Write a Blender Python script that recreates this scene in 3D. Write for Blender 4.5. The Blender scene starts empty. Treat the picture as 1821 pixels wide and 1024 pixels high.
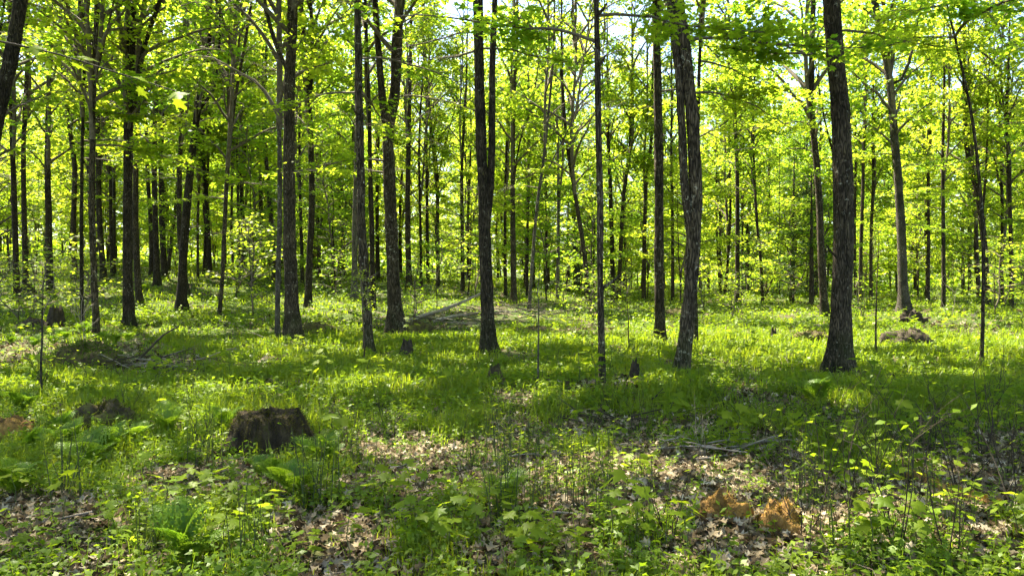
import bpy, math, random
import numpy as np
from mathutils import Vector, Matrix, Quaternion

# ------------------------------------------------------------------ camera, sky, sun
scene = bpy.context.scene
C = scene.collection
F, CX, CY = 1315.0, 910.5, 512.0           # photograph: 1821 x 1024
CAM_Z = 1.6
PITCH = math.radians(-0.75)

cam_data = bpy.data.cameras.new('camera')
cam_data.sensor_width = 36.0
cam_data.lens = F / 1821.0 * 36.0
cam_data.clip_start = 0.05
cam_data.clip_end = 3000.0
cam = bpy.data.objects.new('camera', cam_data)
C.objects.link(cam)
cam.location = (0, 0, CAM_Z)
cam.rotation_euler = (math.radians(90) + PITCH, 0, 0)
scene.camera = cam

SUN_EL = math.radians(56)
SUN_AZ = math.radians(-38)                  # measured from +Y (straight ahead) towards +X
world = bpy.data.worlds.new('World')
scene.world = world
world.use_nodes = True
wn = world.node_tree.nodes
wl = world.node_tree.links
bg = wn['Background']
sky = wn.new('ShaderNodeTexSky')
sky.sky_type = 'NISHITA'
sky.sun_disc = False
sky.sun_elevation = SUN_EL
sky.sun_rotation = SUN_AZ
sky.air_density = 1.0
sky.dust_density = 1.2
sky.ozone_density = 0.8
wl.new(sky.outputs[0], bg.inputs[0])
bg.inputs[1].default_value = 0.08

sun_data = bpy.data.lights.new('sun', 'SUN')
sun_data.energy = 5.0
sun_data.angle = math.radians(0.55)
sun_data.color = (1.0, 0.92, 0.74)
sun = bpy.data.objects.new('sun', sun_data)
C.objects.link(sun)
sd = Vector((math.sin(SUN_AZ) * math.cos(SUN_EL), math.cos(SUN_AZ) * math.cos(SUN_EL), math.sin(SUN_EL)))
sun.rotation_euler = (-sd).to_track_quat('-Z', 'Y').to_euler()
sun.location = sd * 60

vs = scene.view_settings
vs.view_transform = 'Standard'
vs.look = 'None'
vs.gamma = 1.0
vs.use_curve_mapping = False
vs.exposure = 2.6

cy = scene.cycles
cy.max_bounces = 10
cy.diffuse_bounces = 4
cy.glossy_bounces = 2
cy.transmission_bounces = 8
cy.transparent_max_bounces = 4
cy.sample_clamp_indirect = 8.0
cy.caustics_reflective = False
cy.caustics_refractive = False
cy.use_denoising = True
cy.use_adaptive_sampling = True
cy.adaptive_threshold = 0.03

rng = np.random.default_rng(11)
random.seed(11)

# ------------------------------------------------------------------ helpers
def sines(seed, n, scale):
    r = np.random.default_rng(seed)
    a = r.uniform(0, 2 * math.pi, n)
    k = (2 * math.pi / scale) * r.uniform(0.6, 1.7, n)
    return np.cos(a) * k, np.sin(a) * k, r.uniform(0, 2 * math.pi, n)

_N = {}
def noise2(x, y, scale, seed=0, n=9):
    key = (scale, seed, n)
    if key not in _N:
        _N[key] = sines(seed * 131 + int(scale * 97) + 7, n, scale)
    kx, ky, ph = _N[key]
    x = np.asarray(x, float); y = np.asarray(y, float)
    s = np.zeros(np.broadcast(x, y).shape)
    for i in range(n):
        s = s + np.sin(kx[i] * x + ky[i] * y + ph[i])
    return s / math.sqrt(n / 2.0)           # roughly unit variance

def sstep(a, b, t):
    t = np.clip((t - a) / (b - a), 0, 1)
    return t * t * (3 - 2 * t)

RISE_U = [-1.5, -0.7, -0.5, -0.3, -0.1, 0.05, 0.2, 0.7, 1.5]
RISE_A = [3.0, 3.0, 2.6, 2.0, 1.5, 0.65, 0.25, 0.1, 0.1]

def height(x, y):
    x = np.asarray(x, float); y = np.asarray(y, float)
    u = x / np.maximum(y, 6.0)
    a = np.interp(u, RISE_U, RISE_A)
    z = a * sstep(18, 62, y) + 0.012 * a * np.maximum(y - 62, 0)
    amp = sstep(0, 6, np.hypot(x, y))
    z = z + amp * (0.022 * noise2(x, y, 3.4, 1) + 0.010 * noise2(x, y, 1.3, 2) + 0.04 * noise2(x, y, 9.0, 3))
    return z

def ray(px, py):
    cx, cz = (px - CX) / F, -(py - CY) / F
    c, s = math.cos(PITCH), math.sin(PITCH)
    return np.array([cx, c - cz * s, s + cz * c])

def ground_at(px, py, dmax=75.0):
    """Point of the forest floor seen at a place in the photograph."""
    d = ray(px, py)
    prev = 1.0
    for t in np.arange(1.0, dmax, 0.1):
        p = d * t
        if CAM_Z + p[2] < float(height(p[0], p[1])):
            lo, hi = prev, t
            for _ in range(14):
                m = 0.5 * (lo + hi); q = d * m
                if CAM_Z + q[2] < float(height(q[0], q[1])): hi = m
                else: lo = m
            q = d * hi
            return np.array([q[0], q[1], float(height(q[0], q[1]))])
        prev = t
    q = d * dmax
    return np.array([q[0], q[1], float(height(q[0], q[1]))])

def at_depth(px, py, D):
    d = ray(px, py)
    t = D / d[1]
    return np.array([d[0] * t, D, CAM_Z + d[2] * t])

def to_px(p):
    c, s = math.cos(PITCH), math.sin(PITCH)
    y, z = p[1], p[2] - CAM_Z
    yy, zz = y * c + z * s, -y * s + z * c
    yy = max(yy, 0.01)
    return CX + F * p[0] / yy, CY - F * zz / yy

class MB:
    """Collects triangles / quads in numpy arrays and builds one mesh."""
    def __init__(self):
        self.v = []; self.f3 = []; self.f4 = []; self.t = []; self.n = 0
    def add(self, v, f, tint=0.5):
        v = np.asarray(v, float).reshape(-1, 3); f = np.asarray(f, int)
        if f.shape[1] == 3: self.f3.append(f + self.n)
        else: self.f4.append(f + self.n)
        self.v.append(v)
        self.t.append(np.broadcast_to(np.asarray(tint, float), (len(v),)).copy())
        self.n += len(v)
    def mesh(self, name, mat, smooth=False):
        v = np.concatenate(self.v); t = np.concatenate(self.t)
        f3 = np.concatenate(self.f3) if self.f3 else np.zeros((0, 3), int)
        f4 = np.concatenate(self.f4) if self.f4 else np.zeros((0, 4), int)
        me = bpy.data.meshes.new(name)
        me.vertices.add(len(v)); me.vertices.foreach_set('co', v.astype(np.float32).ravel())
        nl = f3.size + f4.size; np_ = len(f3) + len(f4)
        me.loops.add(nl)
        me.loops.foreach_set('vertex_index', np.concatenate([f3.ravel(), f4.ravel()]).astype(np.int32))
        me.polygons.add(np_)
        st = np.concatenate([np.arange(len(f3)) * 3, len(f3) * 3 + np.arange(len(f4)) * 4]).astype(np.int32)
        me.polygons.foreach_set('loop_start', st)
        if smooth: me.polygons.foreach_set('use_smooth', np.ones(np_, bool))
        at = me.attributes.new('tint', 'FLOAT', 'POINT'); at.data.foreach_set('value', t.astype(np.float32))
        me.materials.append(mat)
        me.update(calc_edges=True); me.validate()
        return me

def obj(name, mesh, parent=None, loc=(0, 0, 0), rot=None, scale=None):
    o = bpy.data.objects.new(name, mesh)
    C.objects.link(o)
    o.parent = parent
    o.location = loc
    if rot is not None:
        o.rotation_euler = rot
    if scale is not None:
        o.scale = scale if hasattr(scale, '__len__') else (scale,) * 3
    return o

def tag(o, label, cat=None, group=None, kind=None):
    o['label'] = label
    if cat: o['category'] = cat
    if group: o['group'] = group
    if kind: o['kind'] = kind
    return o

def smooth_path(pts, step):
    pts = np.asarray(pts, float)
    P = np.vstack([2 * pts[0] - pts[1], pts, 2 * pts[-1] - pts[-2]])
    out = []
    for i in range(1, len(P) - 2):
        p0, p1, p2, p3 = P[i - 1], P[i], P[i + 1], P[i + 2]
        n = max(1, int(np.linalg.norm(p2 - p1) / step))
        t = np.linspace(0, 1, n, endpoint=False)[:, None]
        out.append(0.5 * ((2 * p1) + (-p0 + p2) * t + (2 * p0 - 5 * p1 + 4 * p2 - p3) * t ** 2 + (-p0 + 3 * p1 - 3 * p2 + p3) * t ** 3))
    out.append(pts[-1:])
    return np.vstack(out)

def tube(mb, pts, rad, segs=6, rough=0.0, seed=0, flare=0.0, tint=0.5, cap=False):
    pts = np.asarray(pts, float); n = len(pts)
    rad = np.broadcast_to(np.asarray(rad, float), (n,))
    tan = np.gradient(pts, axis=0)
    tan /= np.maximum(np.linalg.norm(tan, axis=1, keepdims=True), 1e-9)
    ref = np.array([1.0, 0, 0]) if abs(tan[0][2]) > 0.7 else np.array([0, 0, 1.0])
    a = ref - tan * (tan @ ref)[:, None]
    a /= np.maximum(np.linalg.norm(a, axis=1, keepdims=True), 1e-9)
    b = np.cross(tan, a)
    th = np.linspace(0, 2 * math.pi, segs, endpoint=False)
    s = np.concatenate([[0], np.cumsum(np.linalg.norm(np.diff(pts, axis=0), axis=1))])
    R = np.repeat(rad[:, None], segs, 1)
    if rough > 0:
        r = np.random.default_rng(seed)
        N = np.zeros((n, segs))
        for k in range(7):
            N += r.uniform(.4, 1) * np.sin(r.integers(1, 5) * th[None] + r.uniform(-2.2, 2.2) * s[:, None] * (1 + k) + r.uniform(0, 6.3))
        for k in range(5):
            N += 0.8 * np.sin(r.integers(6, 11) * th[None] + r.uniform(-1.5, 1.5) * s[:, None] + r.uniform(0, 6.3) + 1.2 * np.sin(s[:, None] * r.uniform(1, 3)))
        N += r.normal(0, .8, (n, segs))
        R = R * (1 + rough * N * 0.35)
    if flare > 0:
        r = np.random.default_rng(seed + 5)
        lob = 0.7 + 0.5 * np.sin(3 * th + r.uniform(0, 6)) + 0.35 * np.sin(5 * th + r.uniform(0, 6))
        R = R * (1 + flare * np.exp(-np.maximum(s, 0)[:, None] / (2.3 * rad[0] + .05)) * np.clip(lob, .1, 2)[None])
    v = pts[:, None] + R[:, :, None] * (np.cos(th)[None, :, None] * a[:, None] + np.sin(th)[None, :, None] * b[:, None])
    i = np.arange(n - 1)[:, None] * segs; j = np.arange(segs)[None]; j2 = (j + 1) % segs
    f = np.stack([i + j, i + j2, i + segs + j2, i + segs + j], -1).reshape(-1, 4)
    mb.add(v, f, tint)
    if cap:
        for e in (0, n - 1):
            ring = v[e]; c = ring.mean(0)
            vv = np.vstack([ring, c[None]]); k = np.arange(segs)
            ff = np.stack([k, (k + 1) % segs, np.full(segs, segs)], 1)
            if e == 0: ff = ff[:, ::-1]
            mb.add(vv, ff, tint)

# leaf templates: x across, y to the tip, z up
LEAF_LO_V = np.array([[0, 0, 0], [-.46, .42, .05], [-.16, .52, 0], [0, 1, -.08], [.16, .52, 0], [.46, .42, .05]])
LEAF_LO_F = np.array([[0, 2, 1], [0, 4, 2], [2, 4, 3], [0, 5, 4]])
_tips = [(0, 0), (-.22, -.06), (-.2, .1), (-.52, .16), (-.34, .32), (-.62, .62), (-.36, .58), (-.22, .62), (-.2, .82), (0, 1.06)]
_out = _tips + [(-x, y) for x, y in _tips[-2:0:-1]]
LEAF_HI_V = np.array([[0, .36, .035]] + [[x, y, 0.05 * math.cos(7 * x) - .09 * y * y + .05 * abs(x)] for x, y in _out])
_k = np.arange(len(_out))
LEAF_HI_F = np.stack([np.zeros(len(_out), int), 1 + (_k + 1) % len(_out), 1 + _k], 1)
LEAF_MID_V = np.array([[0, 0, 0], [-.5, .2, .03], [-.3, .38, .02], [-.52, .68, -.02], [-.17, .64, .02], [0, 1.05, -.08], [.17, .64, .02], [.52, .68, -.02], [.3, .38, .02], [.5, .2, .03]])
LEAF_MID_F = np.array([[0, 2, 1], [0, 4, 2], [2, 4, 3], [4, 6, 5], [0, 6, 4], [0, 8, 6], [6, 8, 7], [0, 9, 8]])
OVAL_V = np.array([[0, 0, 0], [-.26, .45, .04], [0, 1, -.06], [.26, .45, .04]])
OVAL_F = np.array([[0, 3, 1], [1, 3, 2]])

def leaves(mb, pos, nrm, tip, size, V, Fc, tint):
    pos = np.asarray(pos, float); n = len(pos)
    nrm = nrm / np.maximum(np.linalg.norm(nrm, axis=1, keepdims=True), 1e-9)
    tip = tip - nrm * np.sum(tip * nrm, 1, keepdims=True)
    tip = tip / np.maximum(np.linalg.norm(tip, axis=1, keepdims=True), 1e-9)
    b = np.cross(tip, nrm)
    size = np.broadcast_to(size, (n,))[:, None, None]
    v = pos[:, None] + size * (V[None, :, 0:1] * b[:, None] + V[None, :, 1:2] * tip[:, None] + V[None, :, 2:3] * nrm[:, None])
    f = (np.arange(n)[:, None, None] * len(V) + Fc[None]).reshape(-1, 3)
    mb.add(v.reshape(-1, 3), f, np.repeat(tint, len(V)))

# ------------------------------------------------------------------ materials
def new_mat(name):
    m = bpy.data.materials.new(name); m.use_nodes = True
    nt = m.node_tree; nt.nodes.clear()
    out = nt.nodes.new('ShaderNodeOutputMaterial')
    return m, nt, nt.nodes, nt.links, out

def ramp(nodes, stops):
    r = nodes.new('ShaderNodeValToRGB')
    el = r.color_ramp.elements
    el[0].position, el[0].color = stops[0][0], (*stops[0][1], 1)
    el[1].position, el[1].color = stops[-1][0], (*stops[-1][1], 1)
    for p, c in stops[1:-1]:
        e = el.new(p); e.color = (*c, 1)
    return r

def leaf_mat(name, refl, trans, mix=0.5, gloss=0.05):
    m, nt, N, L, out = new_mat(name)
    at = N.new('ShaderNodeAttribute'); at.attribute_name = 'tint'
    oi = N.new('ShaderNodeObjectInfo')
    r1 = ramp(N, [(i / (len(refl) - 1), c) for i, c in enumerate(refl)]); r2 = ramp(N, [(i / (len(trans) - 1), c) for i, c in enumerate(trans)])
    ad = N.new('ShaderNodeMath'); ad.operation = 'MULTIPLY_ADD'; ad.inputs[1].default_value = .55; 
    L.new(oi.outputs['Random'], ad.inputs[0])
    m2 = N.new('ShaderNodeMath'); m2.operation = 'MULTIPLY'; m2.inputs[1].default_value = .5
    L.new(at.outputs['Fac'], m2.inputs[0]); L.new(m2.outputs[0], ad.inputs[2])
    L.new(ad.outputs[0], r1.inputs[0]); L.new(ad.outputs[0], r2.inputs[0])
    d = N.new('ShaderNodeBsdfDiffuse'); t = N.new('ShaderNodeBsdfTranslucent')
    g = N.new('ShaderNodeBsdfGlossy'); g.inputs['Roughness'].default_value = .45
    L.new(r1.outputs[0], d.inputs[0]); L.new(r2.outputs[0], t.inputs[0])
    mx = N.new('ShaderNodeMixShader'); mx.inputs[0].default_value = mix
    L.new(d.outputs[0], mx.inputs[1]); L.new(t.outputs[0], mx.inputs[2])
    mg = N.new('ShaderNodeMixShader'); mg.inputs[0].default_value = gloss
    L.new(mx.outputs[0], mg.inputs[1]); L.new(g.outputs[0], mg.inputs[2])
    L.new(mg.outputs[0], out.inputs[0])
    return m

def surf_mat(name, stops, scale=4.0, detail=6, bump=0.4, bdist=0.02, rough=0.9, tintmix=0.0, obj_space=True, stretch=(1, 1, 1), extra=None):
    m, nt, N, L, out = new_mat(name)
    tc = N.new('ShaderNodeTexCoord'); mp = N.new('ShaderNodeMapping'); mp.inputs['Scale'].default_value = stretch
    L.new(tc.outputs['Object'], mp.inputs[0])
    nz = N.new('ShaderNodeTexNoise'); nz.inputs['Scale'].default_value = scale; nz.inputs['Detail'].default_value = detail
    nz.inputs['Roughness'].default_value = .65
    L.new(mp.outputs[0], nz.inputs[0])
    fac = nz.outputs['Fac']
    if tintmix > 0:
        at = N.new('ShaderNodeAttribute'); at.attribute_name = 'tint'
        mxv = N.new('ShaderNodeMix'); mxv.data_type = 'FLOAT'; mxv.inputs[0].default_value = tintmix
        L.new(fac, mxv.inputs[2]); L.new(at.outputs['Fac'], mxv.inputs[3]); fac = mxv.outputs[0]
    r = ramp(N, stops); L.new(fac, r.inputs[0])
    p = N.new('ShaderNodeBsdfPrincipled'); p.inputs['Roughness'].default_value = rough
    p.inputs['Specular IOR Level'].default_value = .2
    L.new(r.outputs[0], p.inputs['Base Color'])
    if bump > 0:
        n2 = N.new('ShaderNodeTexNoise'); n2.inputs['Scale'].default_value = scale * 6; n2.inputs['Detail'].default_value = 5
        L.new(mp.outputs[0], n2.inputs[0])
        b = N.new('ShaderNodeBump'); b.inputs['Strength'].default_value = bump; b.inputs['Distance'].default_value = bdist
        L.new(n2.outputs['Fac'], b.inputs['Height']); L.new(b.outputs[0], p.inputs['Normal'])
    L.new(p.outputs[0], out.inputs[0])
    return m

def bark_mat(name, dark, mid, lichen, lichen_lo=.62, moss=.5, fscale=44, fmix=.8):
    m, nt, N, L, out = new_mat(name)
    tc = N.new('ShaderNodeTexCoord'); oi = N.new('ShaderNodeObjectInfo')
    mp = N.new('ShaderNodeMapping'); mp.inputs['Scale'].default_value = (1, 1, .13)
    L.new(tc.outputs['Object'], mp.inputs[0])
    sh = N.new('ShaderNodeVectorMath'); sh.operation = 'ADD'
    L.new(tc.outputs['Object'], sh.inputs[0]); L.new(oi.outputs['Location'], sh.inputs[1])
    dn = N.new('ShaderNodeTexNoise'); dn.inputs['Scale'].default_value = 9; dn.inputs['Detail'].default_value = 3
    L.new(mp.outputs[0], dn.inputs[0])
    mxd = N.new('ShaderNodeMix'); mxd.data_type = 'VECTOR'; mxd.inputs[0].default_value = .12
    L.new(mp.outputs[0], mxd.inputs[4]); L.new(dn.outputs['Color'], mxd.inputs[5])
    vo = N.new('ShaderNodeTexVoronoi'); vo.feature = 'DISTANCE_TO_EDGE'; vo.inputs['Scale'].default_value = fscale
    L.new(mxd.outputs[1], vo.inputs['Vector'])
    fr = ramp(N, [(0, (0, 0, 0)), (.22, (1, 1, 1))]); L.new(vo.outputs['Distance'], fr.inputs[0])
    big = N.new('ShaderNodeTexNoise'); big.inputs['Scale'].default_value = 2.2; big.inputs['Detail'].default_value = 5
    L.new(sh.outputs[0], big.inputs[0])
    fine = N.new('ShaderNodeTexNoise'); fine.inputs['Scale'].default_value = 45; fine.inputs['Detail'].default_value = 6
    L.new(mp.outputs[0], fine.inputs[0])
    c1 = ramp(N, [(.3, dark), (.7, mid)]); L.new(fine.outputs['Fac'], c1.inputs[0])
    mul = N.new('ShaderNodeMix'); mul.data_type = 'RGBA'; mul.blend_type = 'MULTIPLY'; mul.inputs[0].default_value = fmix
    L.new(c1.outputs[0], mul.inputs[6]); L.new(fr.outputs[0], mul.inputs[7])
    # lichen flecks
    ln = N.new('ShaderNodeTexNoise'); ln.inputs['Scale'].default_value = 13; ln.inputs['Detail'].default_value = 7; ln.inputs['Roughness'].default_value = .7
    L.new(sh.outputs[0], ln.inputs[0])
    lr = ramp(N, [(lichen_lo, (0, 0, 0)), (lichen_lo + .06, (1, 1, 1))]); L.new(ln.outputs['Fac'], lr.inputs[0])
    br = ramp(N, [(.40, (.06, .06, .06)), (.60, (.9, .9, .9))]); L.new(big.outputs['Fac'], br.inputs[0])
    lm = N.new('ShaderNodeMath'); lm.operation = 'MULTIPLY'
    L.new(lr.outputs[0], lm.inputs[0]); L.new(br.outputs[0], lm.inputs[1])
    ml = N.new('ShaderNodeMix'); ml.data_type = 'RGBA'; ml.inputs[7].default_value = (*lichen, 1)
    L.new(lm.outputs[0], ml.inputs[0]); L.new(mul.outputs[2], ml.inputs[6])
    # moss close to the roots
    sx = N.new('ShaderNodeSeparateXYZ'); L.new(tc.outputs['Object'], sx.inputs[0])
    mr = N.new('ShaderNodeMapRange'); mr.inputs[1].default_value = 0; mr.inputs[2].default_value = .9; mr.inputs[3].default_value = moss; mr.inputs[4].default_value = 0
    L.new(sx.outputs[2], mr.inputs[0])
    mm = N.new('ShaderNodeMath'); mm.operation = 'MULTIPLY'; L.new(mr.outputs[0], mm.inputs[0]); L.new(br.outputs[0], mm.inputs[1])
    mo = N.new('ShaderNodeMix'); mo.data_type = 'RGBA'; mo.inputs[7].default_value = (.045, .065, .012, 1)
    L.new(mm.outputs[0], mo.inputs[0]); L.new(ml.outputs[2], mo.inputs[6])
    hv = N.new('ShaderNodeHueSaturation')
    vr = N.new('ShaderNodeMapRange'); vr.inputs[3].default_value = .7; vr.inputs[4].default_value = 1.4
    mo2 = N.new('ShaderNodeTexNoise'); mo2.inputs['Scale'].default_value = 3.1; mo2.inputs['Detail'].default_value = 4; L.new(sh.outputs[0], mo2.inputs[0])
    mr2 = N.new('ShaderNodeMapRange'); mr2.inputs[1].default_value = .3; mr2.inputs[2].default_value = .7; mr2.inputs[3].default_value = .55; mr2.inputs[4].default_value = 1.4; L.new(mo2.outputs['Fac'], mr2.inputs[0])
    vm = N.new('ShaderNodeMath'); vm.operation = 'MULTIPLY'; L.new(vr.outputs[0], vm.inputs[0]); L.new(mr2.outputs[0], vm.inputs[1])
    L.new(oi.outputs['Random'], vr.inputs[0]); L.new(vm.outputs[0], hv.inputs['Value']); L.new(mo.outputs[2], hv.inputs['Color'])
    p = N.new('ShaderNodeBsdfPrincipled'); p.inputs['Roughness'].default_value = .95; p.inputs['Specular IOR Level'].default_value = .15
    L.new(hv.outputs[0], p.inputs['Base Color'])
    ha = N.new('ShaderNodeMath'); ha.operation = 'MULTIPLY_ADD'; ha.inputs[1].default_value = .5
    L.new(fine.outputs['Fac'], ha.inputs[0]); L.new(fr.outputs[0], ha.inputs[2])
    b = N.new('ShaderNodeBump'); b.inputs['Strength'].default_value = .9; b.inputs['Distance'].default_value = .02
    L.new(ha.outputs[0], b.inputs['Height']); L.new(b.outputs[0], p.inputs['Normal'])
    L.new(p.outputs[0], out.inputs[0])
    return m

M_BARK = bark_mat('maple_bark', (.042, .031, .019), (.118, .090, .058), (.36, .34, .25), .575, .6, 34, .85)
M_BARK_DARK = bark_mat('dark_bark', (.034, .026, .017), (.105, .080, .052), (.34, .32, .24), .595)
M_BARK_PALE = bark_mat('pale_bark', (.065, .055, .042), (.165, .142, .112), (.42, .41, .35), .58, .3, 60, .5)
M_TWIG = surf_mat('twig_bark', [(.3, (.07, .055, .038)), (.7, (.17, .14, .10))], 12, 3, 0)
M_DEAD = surf_mat('dead_wood', [(.3, (.15, .12, .09)), (.75, (.36, .31, .25))], 9, 4, .3, .004)
M_DEAD_DARK = surf_mat('dark_dead_wood', [(.3, (.02, .015, .010)), (.75, (.075, .057, .038))], 9, 4, .3, .006)
M_LEAF = leaf_mat('maple_leaf', ((.06, .135, .014), (.10, .165, .014), (.16, .205, .016)), ((.22, .43, .025), (.41, .55, .022), (.60, .66, .035)), .67, .02)
M_SEED = leaf_mat('seedling_leaf', ((.09, .16, .010), (.165, .215, .016)), ((.24, .38, .012), (.44, .51, .02)), .5, .010)
M_NEEDLE = leaf_mat('conifer_needle', ((.03, .07, .016), (.05, .09, .022)), ((.04, .09, .012), (.06, .11, .015)), .3, .03)
M_FERN = leaf_mat('fern_frond', ((.07, .15, .010), (.12, .19, .014)), ((.16, .31, .010), (.30, .42, .02)), .45, .02)
M_GRASS = leaf_mat('grass_blade', ((.066, .125, .008), (.16, .205, .015)), ((.16, .285, .008), (.385, .45, .015)), .46, .02)
M_HERB = leaf_mat('herb_leaf', ((.076, .146, .009), (.162, .215, .015)), ((.175, .31, .009), (.365, .45, .016)), .46, .016)
M_MOSS = leaf_mat('moss_tuft', ((.05, .055, .010), (.115, .095, .02)), ((.05, .06, .010), (.12, .105, .018)), .3, .01)
M_MOSS_GREEN = leaf_mat('green_moss', ((.06, .10, .012), (.11, .14, .02)), ((.07, .12, .01), (.14, .18, .02)), .35, .01)
M_MOSS_OR = leaf_mat('orange_moss', ((.28, .165, .025), (.48, .31, .06)), ((.30, .18, .02), (.46, .30, .04)), .3, .01)
M_STEM_GREEN = surf_mat('green_stem', [(.3, (.05, .075, .02)), (.7, (.10, .11, .035))], 20, 2, 0)
M_MOSSY = surf_mat('mossy_wood', [(.3, (.025, .019, .012)), (.45, (.07, .052, .026)), (.58, (.105, .10, .022)), (.75, (.16, .14, .035))], 7, 7, .9, .02)
M_STUMP = surf_mat('rotten_stump_wood', [(.3, (.010, .007, .004)), (.46, (.035, .025, .012)), (.58, (.07, .05, .024)), (.66, (.065, .068, .014)), (.8, (.12, .105, .022))], 4.5, 9, 1.0, .035, stretch=(2.2, 2.2, .8))
M_MOSSY_OR = surf_mat('orange_mossy_wood', [(.32, (.05, .03, .014)), (.48, (.20, .11, .03)), (.72, (.40, .23, .055))], 8, 7, .9, .02)

def litter_mat():
    m, nt, N, L, out = new_mat('dead_leaf')
    at = N.new('ShaderNodeAttribute'); at.attribute_name = 'tint'
    oi = N.new('ShaderNodeObjectInfo')
    ad = N.new('ShaderNodeMath'); ad.operation = 'ADD'; L.new(at.outputs['Fac'], ad.inputs[0])
    ml = N.new('ShaderNodeMath'); ml.operation = 'MULTIPLY_ADD'; ml.inputs[1].default_value = .5; ml.inputs[2].default_value = -.25
    L.new(oi.outputs['Random'], ml.inputs[0]); L.new(ml.outputs[0], ad.inputs[1])
    r = ramp(N, [(0, (.045, .031, .017)), (.3, (.135, .10, .058)), (.65, (.295, .235, .15)), (1, (.52, .44, .32))])
    L.new(ad.outputs[0], r.inputs[0])
    d = N.new('ShaderNodeBsdfDiffuse'); t = N.new('ShaderNodeBsdfTranslucent'); L.new(r.outputs[0], d.inputs[0]); L.new(r.outputs[0], t.inputs[0])
    mx = N.new('ShaderNodeMixShader'); mx.inputs[0].default_value = .18
    L.new(d.outputs[0], mx.inputs[1]); L.new(t.outputs[0], mx.inputs[2]); L.new(mx.outputs[0], out.inputs[0])
    return m
M_LITTER = litter_mat()

def floor_mat():
    m, nt, N, L, out = new_mat('forest_floor')
    tc = N.new('ShaderNodeTexCoord')
    vo = N.new('ShaderNodeTexVoronoi'); vo.inputs['Scale'].default_value = 26; L.new(tc.outputs['Object'], vo.inputs['Vector'])
    r = ramp(N, [(0, (.030, .021, .014)), (.5, (.085, .062, .042)), (1, (.17, .13, .095))]); 
    sp = N.new('ShaderNodeSeparateColor'); L.new(vo.outputs['Color'], sp.inputs[0]); L.new(sp.outputs[0], r.inputs[0])
    n1 = N.new('ShaderNodeTexNoise'); n1.inputs['Scale'].default_value = .55; n1.inputs['Detail'].default_value = 8; n1.inputs['Roughness'].default_value = .7
    L.new(tc.outputs['Object'], n1.inputs[0])
    r2 = ramp(N, [(.36, (0, 0, 0)), (.52, (1, 1, 1))]); L.new(n1.outputs['Fac'], r2.inputs[0])
    gr = ramp(N, [(.3, (.025, .05, .008)), (.7, (.075, .105, .016))])
    n2 = N.new('ShaderNodeTexNoise'); n2.inputs['Scale'].default_value = 9; n2.inputs['Detail'].default_value = 6; L.new(tc.outputs['Object'], n2.inputs[0]); L.new(n2.outputs['Fac'], gr.inputs[0])
    mx = N.new('ShaderNodeMix'); mx.data_type = 'RGBA'; L.new(r2.outputs[0], mx.inputs[0]); L.new(r.outputs[0], mx.inputs[6]); L.new(gr.outputs[0], mx.inputs[7])
    p = N.new('ShaderNodeBsdfPrincipled'); p.inputs['Roughness'].default_value = .95; p.inputs['Specular IOR Level'].default_value = .1
    L.new(mx.outputs[2], p.inputs['Base Color'])
    b = N.new('ShaderNodeBump'); b.inputs['Strength'].default_value = .8; b.inputs['Distance'].default_value = .03
    L.new(vo.outputs['Distance'], b.inputs['Height']); L.new(b.outputs[0], p.inputs['Normal']); L.new(p.outputs[0], out.inputs[0])
    return m
M_FLOOR = floor_mat()

# ------------------------------------------------------------------ the forest floor
def build_floor():
    ys = np.concatenate([np.linspace(-8, 2, 18, endpoint=False), np.linspace(2, 14, 120, endpoint=False), np.geomspace(14, 120, 130, endpoint=False), np.geomspace(120, 900, 24)])
    v = np.linspace(-1, 1, 221)
    Y = np.repeat(ys[:, None], len(v), 1)
    X = v[None] * (9 + np.maximum(Y, 0) * 1.25)
    Z = height(X, Y) + 0.008 * noise2(X, Y, .33, 9)
    n, k = X.shape
    i = np.arange(n - 1)[:, None] * k; j = np.arange(k - 1)[None]
    f = np.stack([i + j, i + j + 1, i + k + j + 1, i + k + j], -1).reshape(-1, 4)
    mb = MB(); mb.add(np.stack([X, Y, Z], -1).reshape(-1, 3), f)
    o = obj('forest_floor', mb.mesh('forest_floor', M_FLOOR, True))
    return tag(o, 'uneven woodland floor of brown litter and green cover', kind='structure')
FLOOR = build_floor()

# ------------------------------------------------------------------ crowns and branches (shared meshes)
def up_normals(r, n, sd):
    return np.stack([r.normal(0, sd, n), r.normal(0, sd, n), np.ones(n)], 1)

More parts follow.
